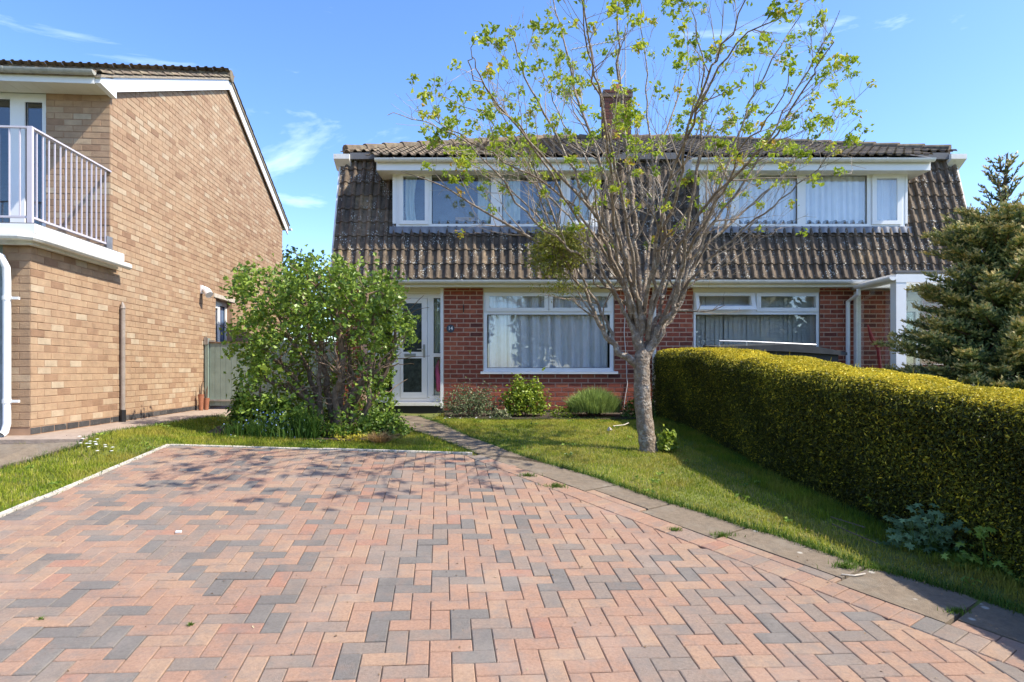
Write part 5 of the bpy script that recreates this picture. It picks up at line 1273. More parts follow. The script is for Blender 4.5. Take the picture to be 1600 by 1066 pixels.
# primaries: px path, depth drift at end, start radius
prim = [
 ([(998, 572), (960, 540), (938, 506), (915, 462), (893, 424), (868, 395)], 0.1, 0.042, [((868, 395), (812, 362), (742, 322), (690, 290), (626, 268), 0.018, -0.5), ((880, 408), (850, 350), (800, 300), (745, 262), (700, 235), 0.014, 0.3), ((893, 424), (862, 330), (828, 250), (790, 190), (762, 120), 0.014, -0.3)]),
 ([(965, 545), (950, 510), (930, 470), (905, 425), (872, 372), (840, 300), (800, 225), (745, 175), (690, 150)], 0.5, 0.022, []),
 ([(1003, 562), (988, 500), (976, 450), (955, 400), (930, 340), (898, 270), (850, 180), (812, 100), (800, 50)], -0.4, 0.036, []),
 ([(1003, 560), (993, 500), (985, 440), (975, 380), (950, 300), (925, 215), (895, 130), (875, 40), (850, -40)], 0.3, 0.040, []),
 ([(1003, 560), (1000, 495), (998, 430), (992, 360), (985, 280), (975, 190), (965, 100), (968, 0), (972, -70)], 0.0, 0.040, []),
 ([(1006, 560), (1020, 510), (1035, 470), (1040, 415), (1035, 340), (1020, 250), (1012, 160), (1005, 70), (990, -30)], 0.5, 0.030, []),
 ([(1006, 562), (1030, 515), (1050, 485), (1062, 440), (1072, 370), (1085, 290), (1095, 200), (1100, 110), (1080, 20)], -0.5, 0.036, []),
 ([(1008, 563), (1033, 520), (1058, 480), (1080, 425), (1105, 350), (1135, 270), (1165, 180), (1205, 95), (1250, 25)], 0.3, 0.036, []),
 ([(1050, 487), (1075, 420), (1110, 355), (1160, 290), (1200, 220), (1245, 140), (1285, 70), (1310, 20)], -0.2, 0.024, []),
 ([(1058, 478), (1095, 400), (1150, 340), (1205, 290), (1255, 235), (1300, 190), (1358, 132)], 0.5, 0.020, []),
 ([(1060, 470), (1085, 430), (1130, 385), (1180, 345), (1235, 300), (1285, 255), (1335, 200)], -0.7, 0.018, []),
 ([(1055, 480), (1080, 445), (1112, 425), (1150, 405), (1190, 372), (1225, 355)], 0.2, 0.013, []),
 ([(985, 480), (945, 445), (905, 400), (880, 380), (820, 330), (775, 270), (720, 215), (660, 190), (606, 178)], -0.9, 0.020, []),
 ([(990, 520), (968, 470), (940, 420), (905, 350), (870, 290), (820, 210), (775, 165), (735, 110), (740, 70)], -1.2, 0.022, []),
 ([(1003, 510), (985, 430), (960, 350), (955, 260), (940, 170), (920, 80), (905, 0)], -1.4, 0.026, []),
 ([(1012, 530), (1020, 450), (1035, 370), (1060, 290), (1075, 200), (1110, 110), (1150, 40), (1160, -30)], -1.5, 0.026, []),
 ([(1030, 510), (1060, 440), (1090, 370), (1130, 300), (1160, 230), (1210, 170), (1235, 110)], -1.2, 0.022, []),
 ([(1000, 500), (1010, 420), (1020, 340), (1025, 250), (1060, 150), (1075, 70), (1060, 0)], 1.4, 0.026, []),
 ([(990, 500), (970, 420), (940, 350), (920, 260), (880, 190), (850, 120), (835, 60)], 1.3, 0.024, []),
 ([(1040, 490), (1070, 400), (1120, 310), (1160, 250), (1210, 200), (1270, 150), (1290, 110)], 1.2, 0.022, []),
 ([(985, 440), (940, 400), (890, 340), (840, 290), (790, 250), (730, 230), (680, 240)], 1.1, 0.016, []),
 ([(1004, 520), (1015, 440), (1030, 350), (1060, 250), (1100, 150), (1150, 70), (1230, 20)], -1.45, 0.026, []),
 ([(998, 515), (975, 430), (940, 350), (880, 280), (810, 200), (760, 130), (740, 90)], -1.35, 0.024, []),
 ([(1008, 520), (1040, 430), (1090, 340), (1150, 270), (1210, 210), (1270, 120), (1300, 60)], -1.4, 0.024, []),
 ([(1000, 510), (990, 420), (975, 320), (950, 210), (930, 110), (915, 20), (900, -60)], -1.5, 0.024, []),
 ([(996, 500), (960, 420), (910, 340), (840, 280), (770, 240), (700, 200), (650, 170)], -1.2, 0.018, []),
 ([(980, 455), (955, 450), (930, 445), (925, 420), (910, 375), (890, 330)], -0.4, 0.014, []),
]
for pxs, dd, r0, kids in prim:
    n = len(pxs); ctl = [TP(x, y, (dd*1.75-0.25)*(k/(n-1))**1.3) for k, (x, y) in enumerate(pxs)]
    pts = catmull(ctl, 4); N_ = len(pts)
    for k in range(2, N_): pts[k] += Vector((rT.gauss(0, 0.012), rT.gauss(0, 0.03), rT.gauss(0, 0.010)))
    r0 *= 1.04; rs_ = [max(0.0028, r0*(1-0.88*(k/(N_-1))**0.8)*(1+0.3*math.exp(-k/1.5))) for k in range(N_)]
    BR.big.tube(pts, rs_, 9 if r0 > 0.03 else 7, cap=False); subdivide(pts, rs_, 1, 3.6, 0.24); BR.tips.append((pts[-1], pts[-1]-pts[-2], 2))
    for kd in kids:
        c2 = [TP(x, y, kd[-1]*k/4) for k, (x, y) in enumerate(kd[:5])]; p2_ = catmull(c2, 4); M_ = len(p2_); r2 = [max(0.0025, kd[5]*(1-0.85*k/(M_-1))) for k in range(M_)]
        BR.big.tube(p2_, r2, 6, cap=False); subdivide(p2_, r2, 1, 3.0, 0.15); BR.tips.append((p2_[-1], p2_[-1]-p2_[-2], 2))
BR.big.build('trunk', M['bark'], tr, smooth=True); BR.small.build('twigs', M['twig'], tr, smooth=True)
# leaf sprays at tips
lp_, lt = [], []
for (p, d, lvl) in BR.tips:
    hgt = p.z-tb.z
    prob = 0.02+0.50*min(1, max(0, (hgt-2.2)/1.7)); 
    rr = math.hypot(p.x-tb.x, p.y-tb.y); prob += 0.34*min(1, max(0, rr-0.8)/1.8)*min(1, max(0, hgt-1.7)/0.8)
    if rT.random() > prob*(0.36 if lvl == 3 else 0.95): continue
    k = rT.randint(12, 26) if lvl >= 2 else 4; tn = rT.gauss(0.6, 0.16)
    for _ in range(k):
        lp_.append(tuple(p+Vector((rT.gauss(0, 0.028), rT.gauss(0, 0.028), rT.gauss(0.0, 0.022))))); lt.append(min(1, max(0, tn+rT.gauss(0, 0.13))))
leafmesh('crown', np.array(lp_), 0.049, np.array(lt), 'leaf_tree', tr, up=0.5, aspect=0.6)

# mistletoe ball
mc = TP(872, 392, -0.15); ms_ = thing('mistletoe_clump', tuple(mc), 'round yellow green mistletoe clump growing among the left branches of the bare tree', 'mistletoe')
st = MB(); pl_ = []
for k in range(220):
    d = Vector((rT.gauss(0, 1), rT.gauss(0, 1), rT.gauss(0, 0.9))).normalized(); L_ = 0.36*rT.uniform(0.6, 1.0)*(1.15 if d.z < 0 else 1)
    e = mc+Vector((d.x*L_, d.y*L_*0.9, d.z*L_*0.95)); md = mc.lerp(e, 0.5)+Vector((rT.gauss(0, 0.02),)*3); st.tube([mc, md, e], [0.004, 0.003, 0.0015], 3, cap=False)
    for _ in range(20):
        t = rT.uniform(0.55, 1.08); pl_.append(tuple(mc.lerp(e, t)+Vector((rT.gauss(0, 0.022), rT.gauss(0, 0.022), rT.gauss(0, 0.022)))))
for k in range(240):
    pl_.append((mc.x+rT.gauss(0.02, 0.14), mc.y+rT.gauss(0, 0.1), mc.z-0.36-abs(rT.gauss(0, 0.06))))
st.build('stems', M['twig'], ms_); leafmesh('leaves', np.array(pl_), 0.044, np.clip(rng.normal(0.5, 0.22, len(pl_)), 0, 1), 'mistletoe', ms_, up=0.1, aspect=0.32)

# ------------------------------------------------------------------ the big shrub on the left
BD = 8.35; sb = Vector((fx(528, BD), BD, g(fx(528, BD), BD)))
bs_ = thing('flowering_currant_shrub', tuple(sb), 'big leafy green shrub with gnarled brown stems in front of the number 14 entrance', 'shrub')
rB = random.Random(9); stm = MB(); lobes = []
def BP(px, py, dd=0): return P(px, py, BD+dd)
mains = [([(520, 668), (515, 620), (505, 560), (490, 500), (470, 455)], -0.1, 0.050), ([(528, 668), (530, 610), (535, 560), (528, 510), (530, 450)], -0.35, 0.055), ([(545, 668), (560, 615), (580, 560), (585, 505), (600, 450)], -0.15, 0.055),
         ([(515, 665), (490, 635), (465, 612), (440, 605), (410, 590)], -0.35, 0.042), ([(535, 640), (560, 600), (580, 590), (598, 560)], -0.5, 0.034), ([(540, 668), (548, 600), (545, 520), (555, 440)], 0.3, 0.04),
         ([(510, 660), (480, 580), (450, 520), (420, 460)], 0.1, 0.04), ([(550, 660), (590, 610), (612, 550), (620, 490)], 0.1, 0.04), ([(505, 660), (470, 600), (425, 560), (385, 520)], -0.1, 0.034), ([(530, 655), (525, 615), (532, 590), (527, 575)], -0.6, 0.05), ([(500, 640), (498, 560), (480, 500), (500, 430)], -0.35, 0.032), ([(570, 650), (578, 590), (560, 520), (575, 460)], -0.4, 0.03)]
for pxs, dd, r0 in mains:
    n = len(pxs); ctl = [BP(x, y, dd*(0.6+0.4*k/(n-1))) for k, (x, y) in enumerate(pxs)]; ctl[0] += Vector((0, 0, -0.1)); pts = catmull(ctl, 6); N_ = len(pts)
    for k in range(1, N_): pts[k] += Vector((rB.gauss(0, 0.012), rB.gauss(0, 0.012), rB.gauss(0, 0.01)))
    rs_ = [r0*(1-0.6*k/(N_-1))*rB.uniform(0.82, 1.2) for k in range(N_)]; stm.tube(pts, rs_, 9)
    for _ in range(16):
        i = rB.randint(N_//4, N_-1); q = pts[i]; e = q+Vector((rB.gauss(0, 0.28), rB.gauss(0, 0.25), abs(rB.gauss(0.2, 0.12)))); e.z = min(e.z, fz(432, BD)); pp_ = wobble_path(q, e, 5, 0.06, rB); stm.tube(pp_, [0.012, 0.010, 0.008, 0.006, 0.005, 0.003], 4, cap=False)
stm.build('stems', M['bark_bush'], bs_, smooth=True)
# outline samples in px -> accept points inside outline, with varying density
outl = [(384, 574), (372, 548), (384, 505), (380, 458), (382, 428), (394, 434), (430, 426), (465, 434), (498, 410), (520, 414), (550, 426), (600, 432), (626, 446), (620, 474), (640, 508), (630, 532), (612, 545), (600, 580), (612, 640), (590, 668), (430, 668), (400, 664), (392, 640), (408, 604), (392, 590)]
n = 34000; bx = rng.uniform(340, 660, n); by = rng.uniform(395, 675, n); bz = rng.uniform(-1, 1, n); ok = in_poly(bx, by, outl)
cxn = np.abs((bx-500)/150); dome = np.sqrt(np.clip(1-cxn**2*0.8, 0.05, 1))*0.85
dens = np.ones(n); core_ = np.exp(-(((bx-532)/74)**2+((by-585)/66)**2)**1.5); dens -= 1.15*core_*(bz < 0.6)
fn_ = np.sin(bx*0.085+2*np.sin(by*0.05))*np.sin(by*0.09+bz*3)+0.6*np.sin(bx*0.19+by*0.13); dens *= np.clip(0.5+0.9*fn_, 0.02, 1)
dens *= np.where(np.abs(bz) > 0.55, 1.0, 0.5)
ok &= rng.uniform(size=n) < dens
bx, by, bz, dome = bx[ok], by[ok], bz[ok], dome[ok]
D_ = BD+bz*dome
Pb = np.stack([(bx-800)/1000*BD, D_, EYE+(578-by)/1000*BD], 1)
# cluster: each sample becomes a whorl of leaves
kk = 3; Pb2 = np.repeat(Pb, kk, 0)+rng.normal(0, 0.035, (len(Pb)*kk, 3)); sel = rng.uniform(size=len(Pb2)) < 0.62; Pb2 = Pb2[sel]
# protruding sprigs
spr = []
for (x, y) in outl[1:17]:
    for _ in range(4):
        px, py = x+rB.gauss(0, 9), y+rB.gauss(-4, 9); c = BP(px, py, rB.uniform(-0.5, 0.4))
        for _ in range(12): spr.append(tuple(c+Vector((rB.gauss(0, 0.04), rB.gauss(0, 0.04), rB.gauss(0, 0.045)))))
Pb2 = np.concatenate([Pb2, np.array(spr)])
leafmesh('foliage', Pb2, 0.062, np.clip(rng.normal(0.52, 0.2, len(Pb2)), 0, 1), 'leaf_bush', bs_, up=0.55, aspect=0.85, fold=0.35)

# ------------------------------------------------------------------ small plants
def mound(name, px, py_base, wpx, hpx, D, mt, lab, cat, n, size, aspect=0.6, stems=14, smt='woody', group=None, up=0.5, ragged=0.12, kz=0.6, tint0=0.5):
    x = fx(px, D); b = Vector((x, D, g(x, D))); t = thing(name, tuple(b), lab, cat, group); rx, h = wpx/2000*D, hpx/1000*D; s = MB()
    for k in range(stems):
        a = random.uniform(0, 6.28); r_ = random.uniform(0.2, 0.95); e = b+Vector((rx*r_*math.cos(a), rx*kz*r_*math.sin(a), h*random.uniform(0.55, 1.0)*(1-0.3*r_))); s.tube(wobble_path(b+Vector((0, 0, -0.03)), e, 4, 0.05), [0.008, 0.006, 0.005, 0.004, 0.002], 4, cap=False)
    s.build('stems', M[smt], t)
    d = rng.normal(size=(n, 3)); d /= np.linalg.norm(d, axis=1)[:, None]; r_ = rng.uniform(0.35, 1, n)**0.45*(1+rng.normal(0, ragged, n)); d[:, 2] = np.abs(d[:, 2])*1.0-0.15
    lump = 1+0.16*np.sin(d[:, 0]*7+1)*np.sin(d[:, 2]*6)+0.1*np.sin(d[:, 1]*11)
    Pn = np.array(b)+np.stack([d[:, 0]*rx*r_*lump, d[:, 1]*rx*kz*r_, h*0.18+d[:, 2]*h*0.80*r_*lump], 1); Pn[:, 2] = np.maximum(Pn[:, 2], b.z+0.01)
    leafmesh('foliage', Pn, size, np.clip(rng.normal(tint0, 0.22, n), 0, 1), mt, t, up=up, aspect=aspect); return t, b
mound('garden_shrub', 737, 655, 88, 52, 10.25, 'grey_leaf', 'scraggly grey green shrub left of the bright bush under the window', 'shrub', 1900, 0.045, 0.5, 26, ragged=0.25)
mound('garden_shrub', 820, 655, 68, 68, 10.25, 'bright_leaf', 'bright yellow green leafy shrub below the big window', 'shrub', 2600, 0.05, 0.75, 16, ragged=0.14)
t, b = mound('lavender_bush', 928, 655, 40, 20, 10.2, 'woody', 'rounded pale green lavender bush against the red brick wall', 'shrub', 200, 0.04, 0.3, 90)
nl = 5200; a = rng.uniform(0, 6.283, nl); r_ = np.sqrt(rng.uniform(0, 1, nl)); bb = np.stack([b.x+0.40*r_*np.cos(a), b.y+0.30*r_*np.sin(a), b.z+0.08+0.26*(1-r_**2)*rng.uniform(0.6, 1, nl)], 1)
V, F = blades(bb, 0.17, 0.009, 0.55, dirs=np.stack([np.cos(a)*r_, np.sin(a)*r_, np.full(nl, 0.25)], 1)); npmesh('foliage', V, F, np.concatenate([rng.uniform(0, 1, nl)]*3), M['lavender'], t)
mound('small_plant', 882, 655, 46, 22, 10.1, 'bright_leaf', 'low leafy weed between the bright shrub and the lavender', 'plant', 260, 0.06, 0.3, 6)
mound('small_plant', 781, 655, 34, 18, 10.05, 'grey_leaf', 'low white flecked plant at the bed edge between two shrubs', 'plant', 240, 0.045, 0.5, 6, tint0=0.8)
mound('small_plant', 1000, 655, 60, 34, 10.15, 'leaf_bush', 'low dark green plant behind the tree trunk at the bed end', 'plant', 800, 0.05, 0.6, 8, tint0=0.25)
mound('lawn_sucker', 1043, 700, 30, 40, TD-0.05, 'bright_leaf', 'little leafy green shoot growing beside the tree trunk base', 'plant', 260, 0.055, 0.8, 7)
mound('herbaceous_plant', 378, 655, 40, 74, 8.1, 'leaf_bush', 'tall dark leafy perennial at the left foot of the big shrub', 'plant', 620, 0.10, 0.22, 26, smt='grass_long', up=0.6, tint0=0.3, ragged=0.2)
mound('broadleaf_plant', 425, 655, 90, 60, 7.95, 'leaf_bush', 'broad leaved green plant under the left side of the big shrub', 'plant', 700, 0.10, 0.85, 14, smt='grass_long', tint0=0.4)
mound('undergrowth', 600, 655, 80, 46, 7.95, 'leaf_bush', 'small leafy green growth under the right side of the big shrub', 'plant', 1300, 0.05, 0.7, 16, tint0=0.5)
mound('undergrowth', 530, 665, 90, 26, 7.75, 'bright_leaf', 'low bright green growth in front of the gnarled shrub stems', 'plant', 800, 0.045, 0.7, 8, tint0=0.2)
# pair of big pale leaves in the shrub
m = MB(); 
V, F = leaves(np.array([tuple(BP(438, 578, -0.85)), tuple(BP(453, 585, -0.9)), tuple(BP(412, 575, -0.8)), tuple(BP(395, 568, -0.7))]), 0.13, up=3, aspect=0.85)
o = npmesh('vine_leaves', V, F, np.full(8, 0.9), M['leaf_bush']); tag(o, 'few big rounded pale leaves hanging out of the left shrub', 'leaves')
# forget-me-nots
q = gp(420, 684); fm = thing('forget_me_nots', tuple(q), 'tiny pale blue forget-me-not flowers at the foot of the big shrub', 'flowers')
nf = 210; fp_ = np.array(q)+np.stack([rng.normal(0, 0.22, nf), rng.normal(0.06, 0.1, nf), np.abs(rng.normal(0.14, 0.09, nf))], 1); V, F = leaves(fp_, 0.020, up=1.2, aspect=0.95, fold=0.0); npmesh('flowers', V, F, rng.uniform(0, 1, 2*nf), M['petal_blue'], fm, kind='stuff')
nf = 1300; bb = np.array(q)+np.stack([rng.normal(0, 0.24, nf), rng.normal(0.06, 0.1, nf), np.zeros(nf)], 1); V, F = blades(bb, 0.19, 0.012, 0.5); npmesh('leaves', V, F, np.tile(rng.uniform(0, 0.8, nf), 3), M['grass_long'], fm)
q = gp(478, 686); fm = thing('bluebell_leaves', tuple(q), 'clump of long strappy green leaves below the shrub stems', 'plant')
nf = 260; bb = np.array(q)+np.stack([rng.normal(0, 0.08, nf), rng.normal(0.05, 0.05, nf), np.zeros(nf)], 1); V, F = blades(bb, 0.34, 0.016, 0.5); npmesh('leaves', V, F, np.tile(rng.uniform(0, 0.6, nf), 3), M['grass_long'], fm)
q = gp(592, 694); fm = thing('dry_grass_tuft', tuple(q), 'brown dried grass tuft at the back edge of the driveway', 'grass tuft')
nf = 700; a = rng.uniform(0, 6.28, nf); bb = np.array(q)+np.stack([0.06*np.cos(a), 0.05*np.sin(a)+0.05, np.zeros(nf)], 1); V, F = blades(bb, 0.13, 0.007, 1.3, dirs=np.stack([np.cos(a), np.sin(a), 0*a], 1)); npmesh('blades', V, F, np.tile(rng.uniform(0, 1, nf), 3), M['dry_grass'], fm)
q = gp(555, 690); fm = thing('dry_leaf_patch', tuple(q), 'yellowing low leaves in the grass before the shrub', 'plant')
nf = 160; fp_ = np.array(q)+np.stack([rng.normal(0, 0.14, nf), rng.normal(0.02, 0.05, nf), np.abs(rng.normal(0.04, 0.03, nf))], 1); V, F = leaves(fp_, 0.04, up=1.0); npmesh('leaves', V, F, np.full(2*nf, 0.95), M['leaf_tree'], fm)
# daisies
def daisies(px, py, n, sx, sy, lab):
    q = gp(px, py); t = thing('daisies', tuple(q), lab, 'flowers', 'white daisies in the grass'); f_ = np.array(q)+np.stack([rng.normal(0, sx, n), rng.normal(0, sy, n), np.zeros(n)], 1); f_[:, 2] = G(f_[:, 0], f_[:, 1])+0.05
    d = rng.uniform(0, 6.28, n); V = []; Fq = []
    for k in range(n):
        c = f_[k]; i = len(V); V.append(tuple(c+np.array([0, 0, 0.004]))); V += [(c[0]+0.017*math.cos(2*math.pi*j/7), c[1]+0.017*math.sin(2*math.pi*j/7), c[2]) for j in range(7)]; Fq += [(i, i+1+j, i+1+(j+1) % 7) for j in range(7)]
    npmesh('petals', np.array(V), np.array(Fq), np.full(len(Fq), 0.5), M['petal_white'], t, kind='stuff')
    V, F = blades(f_-np.array([0, 0, 0.05]), 0.05, 0.003, 0.05); npmesh('stalks', V, F, np.full(len(F), 0.5), M['grass_long'], t, kind='stuff')
daisies(152, 702, 16, 0.10, 0.06, 'patch of white daisies in the left grass strip'); daisies(1146, 706, 5, 0.04, 0.04, 'few white flowers in hedge shade beside the lawn'); daisies(720, 658, 6, 0.4, 0.1, 'scattered white flowers at the top of the lawn')
# fallen sticks and scraps
def stick(pxs, lab, rad=0.004, mt='woody', lift=0.035):
    m = MB(); m.tube([gp(*p)+Vector((0, 0, lift)) for p in pxs], rad, 5); tag(m.build('fallen_stick', M[mt]), lab, 'stick', 'fallen sticks')
stick([(1300, 826), (1330, 840), (1372, 858)], 'long thin dry stick lying in the shaded grass by the hedge'); stick([(1298, 815), (1340, 828), (1352, 832)], 'short thin dry stick above the longer one in the shaded grass')
stick([(958, 670), (975, 668), (982, 665)], 'pale curved twig lying on the sunny lawn left of the trunk', 0.008, 'edging'); stick([(1315, 905), (1335, 907), (1352, 904)], 'pale twig on the path joint beside a grass tuft', 0.005, 'edging', 0.03)
# weeds in the path joints
for i, (px, py, s, lab) in enumerate(((1322, 890, 1.0, 'bright green weed tuft in the path joint by the pale twig'), (1493, 962, 0.6, 'small bright weed at the corner of the nearest path slab'), (1128, 842, 0.8, 'yellowish weed tuft at the joint of the middle path slabs'), (1055, 833, 0.5, 'tiny weed on the paving edge beside the middle slab'), (868, 764, 0.9, 'weed tuft where the path meets the driveway blocks near the tree shadow'), (824, 747, 0.8, 'small weed tuft at the top corner of the driveway by the path'), (298, 984, 0.12, 'tiny weed sprig between driveway blocks, right of two'), (64, 975, 0.1, 'tiny weed sprig between driveway blocks, left of two'))):
    q = gp(px, py); t = thing('weed_tuft', (q.x, q.y, q.z+0.01), lab, 'weed', 'weeds in the joints'); nf = int(170*s)+20; a = rng.uniform(0, 6.28, nf); r_ = np.abs(rng.normal(0, 0.045*s, nf))
    bb = np.array([q.x, q.y, q.z+0.012])+np.stack([r_*np.cos(a)*1.6, r_*np.sin(a)*0.7, np.zeros(nf)], 1); V, F = blades(bb, 0.045*(0.5+s*0.6), 0.005, 1.0); npmesh('leaves', V, F, np.tile(rng.uniform(0.5, 1, nf), 3), M['grass_long'], t)
# scraps on the driveway
q = gp(279, 837); m = MB(); f_ = Fr((q.x, q.y, q.z+0.02), 0.1); m.box(f_, -0.018, 0.018, 0, 0.012, -0.008, 0.008); tag(m.build('paper_scrap', M['petal_white']), 'small white scrap lying on the driveway blocks', 'scrap')
q = gp(950, 677); m = MB(); m.tube([q+Vector((0, 0, 0.03)), q+Vector((0.02, 0, 0.06)), q+Vector((0.05, 0, 0.04))], [0.02, 0.028, 0.012], 6); tag(m.build('pale_stone', M['edging']), 'pale crumpled lump on the sunny lawn', 'stone')

# leaf litter and lawn weeds nobody could count
n = 420; lx = rng.uniform(-4.5, 3.2, n); ly = 2.4+rng.uniform(0, 1, n)**1.3*7; ok = (np.abs(lx) < 0.82*ly) & (lx < 3.0)
lx, ly = lx[ok], ly[ok]; lz = np.where(in_poly(lx, ly, dp_), plane(lx, ly)+T_BL+0.004, G(lx, ly)+0.035)
leafmesh('leaf_litter', np.stack([lx, ly, lz], 1), 0.017, rng.uniform(0, 1, len(lx)), 'litter', None, 'stuff', up=3, aspect=0.5)
n = 130; lx = rng.uniform(-4.6, 3.0, n); ly = rng.uniform(3.2, 9.6, n); ok = ~in_poly(lx, ly, dp_) & ~in_poly(lx, ly, path_poly) & ~in_poly(lx, ly, left_conc) & ~in_poly(lx, ly, left_conc2) & ~in_poly(lx, ly, bed_bush) & (lx < 2.9)
lx, ly = np.repeat(lx[ok], 9), np.repeat(ly[ok], 9); lx = lx+rng.normal(0, 0.028, len(lx)); ly = ly+rng.normal(0, 0.028, len(ly))
leafmesh('lawn_weeds', np.stack([lx, ly, G(lx, ly)+0.028], 1), 0.045, rng.uniform(0.1, 0.9, len(lx)), 'leaf_bush', None, 'stuff', up=1.6, aspect=0.5)
# stray shoots above the clipped hedge
q_, nv_, t_ = hedge_sample(260, 'top'); V, F = blades(q_, 0.075, 0.006, 0.4); npmesh('stray_shoots', V, F, np.tile(np.clip(rng.normal(0.75, 0.15, 260), 0, 1), 3), M['hedge'], hg, kind='stuff')
q_, nv_, t_ = hedge_sample(500, 'front'); V, F = blades(q_, 0.05, 0.006, 1.0, dirs=nv_/np.linalg.norm(nv_, axis=1)[:, None]); npmesh('side_shoots', V, F, np.tile(np.clip(rng.normal(0.55, 0.2, 500), 0, 1), 3), M['hedge'], hg, kind='stuff')

# plants at the foot of the hedge
def palmate(t, c, size, nrm, tint, mb_list):
    """five lobed leaf"""
    n = Vector(nrm).normalized(); u = n.orthogonal().normalized(); u.rotate(Matrix.Rotation(random.uniform(0, 6.28), 3, n)); v = n.cross(u); V = [tuple(c)]; k = 10
    for j in range(k*1+1):
        a = -2.4+4.8*j/k; r_ = size*(1.0 if j % 2 == 0 else 0.55)*(1-0.15*abs(a)/2.4); q = c+u*r_*math.cos(a)+v*r_*math.sin(a)-n*size*0.12*(j % 2 == 0); V.append(tuple(q))
    i = len(mb_list.v); mb_list.v += V; mb_list.f += [(i, i+1+j, i+2+j) for j in range(k)]; mb_list.t += [tint]*k
q = gp(1468, 872); t = thing('geranium_clump', tuple(q), 'clump of blue green lobed leaves at the foot of the shaded hedge', 'plant')
m = MB(); st = MB()
for _ in range(190):
    c = q+Vector((min(0.3, max(-0.24, random.gauss(0.03, 0.15))), random.gauss(0.14, 0.07), abs(random.gauss(0.13, 0.09)))); palmate(t, c, random.uniform(0.028, 0.05), (random.gauss(-0.2, 0.4), random.gauss(-0.7, 0.4), 1), random.random(), m)
    if random.random() < 0.3: st.tube([Vector((q.x+random.gauss(0, 0.1), q.y+0.1, q.z)), c], 0.002, 3, cap=False)
m.build('leaves', M['blue_leaf'], t); st.build('stems', M['grass_long'], t)
q = gp(1541, 893); t = thing('tall_weed', tuple(q), 'single tall upright weed with leafy top before the dark hedge end', 'plant'); m = MB(); tp_ = P(1534, 832, q.y); m.tube([q, q.lerp(tp_, 0.5)+Vector((0.006, 0, 0)), tp_], [0.006, 0.006, 0.004], 6); m.build('stem', M['grass_long'], t)
m = MB()
for _ in range(16): palmate(t, tp_+Vector((random.gauss(0, 0.03), random.gauss(0, 0.03), random.gauss(0, 0.018))), random.uniform(0.025, 0.045), (random.gauss(0, 0.5), random.gauss(-0.4, 0.4), 1), random.uniform(0.6, 1), m)
m.build('leaves', M['leaf_bush'], t)
q = gp(1365, 812); t = thing('ivy_leaves', tuple(q), 'two bright lobed leaves at the hedge foot on thin stalk', 'plant'); m = MB(); tp_ = P(1366, 786, q.y); m.tube([q, tp_], 0.003, 4); m.build('stem', M['grass_long'], t)
m = MB(); palmate(t, tp_, 0.055, (0, -1, 0.8), 0.95, m); palmate(t, tp_+Vector((-0.03, 0, 0.05)), 0.045, (0, -1, 0.8), 0.9, m); m.build('leaves', M['leaf_bush'], t)
for i, (px, py, s) in enumerate(((1425, 835, 0.7), (1585, 905, 1.0), (1520, 890, 0.8))):
    q = gp(px, py); t = thing('hedge_foot_weed', tuple(q), ['small leafy weed between the bright leaves and blue green clump', 'leafy weed at the right edge under the hedge', 'leafy weed just left of the tall upright weed'][i], 'weed', 'weeds under the hedge'); m = MB()
    for _ in range(int(40*s)): palmate(t, q+Vector((random.gauss(0, 0.07*s), random.gauss(0.02, 0.05), abs(random.gauss(0.06, 0.04)))), random.uniform(0.02, 0.04), (random.gauss(0, 0.5), random.gauss(-0.5, 0.4), 1), random.uniform(0.2, 0.9), m)
    m.build('leaves', M['leaf_bush'], t)

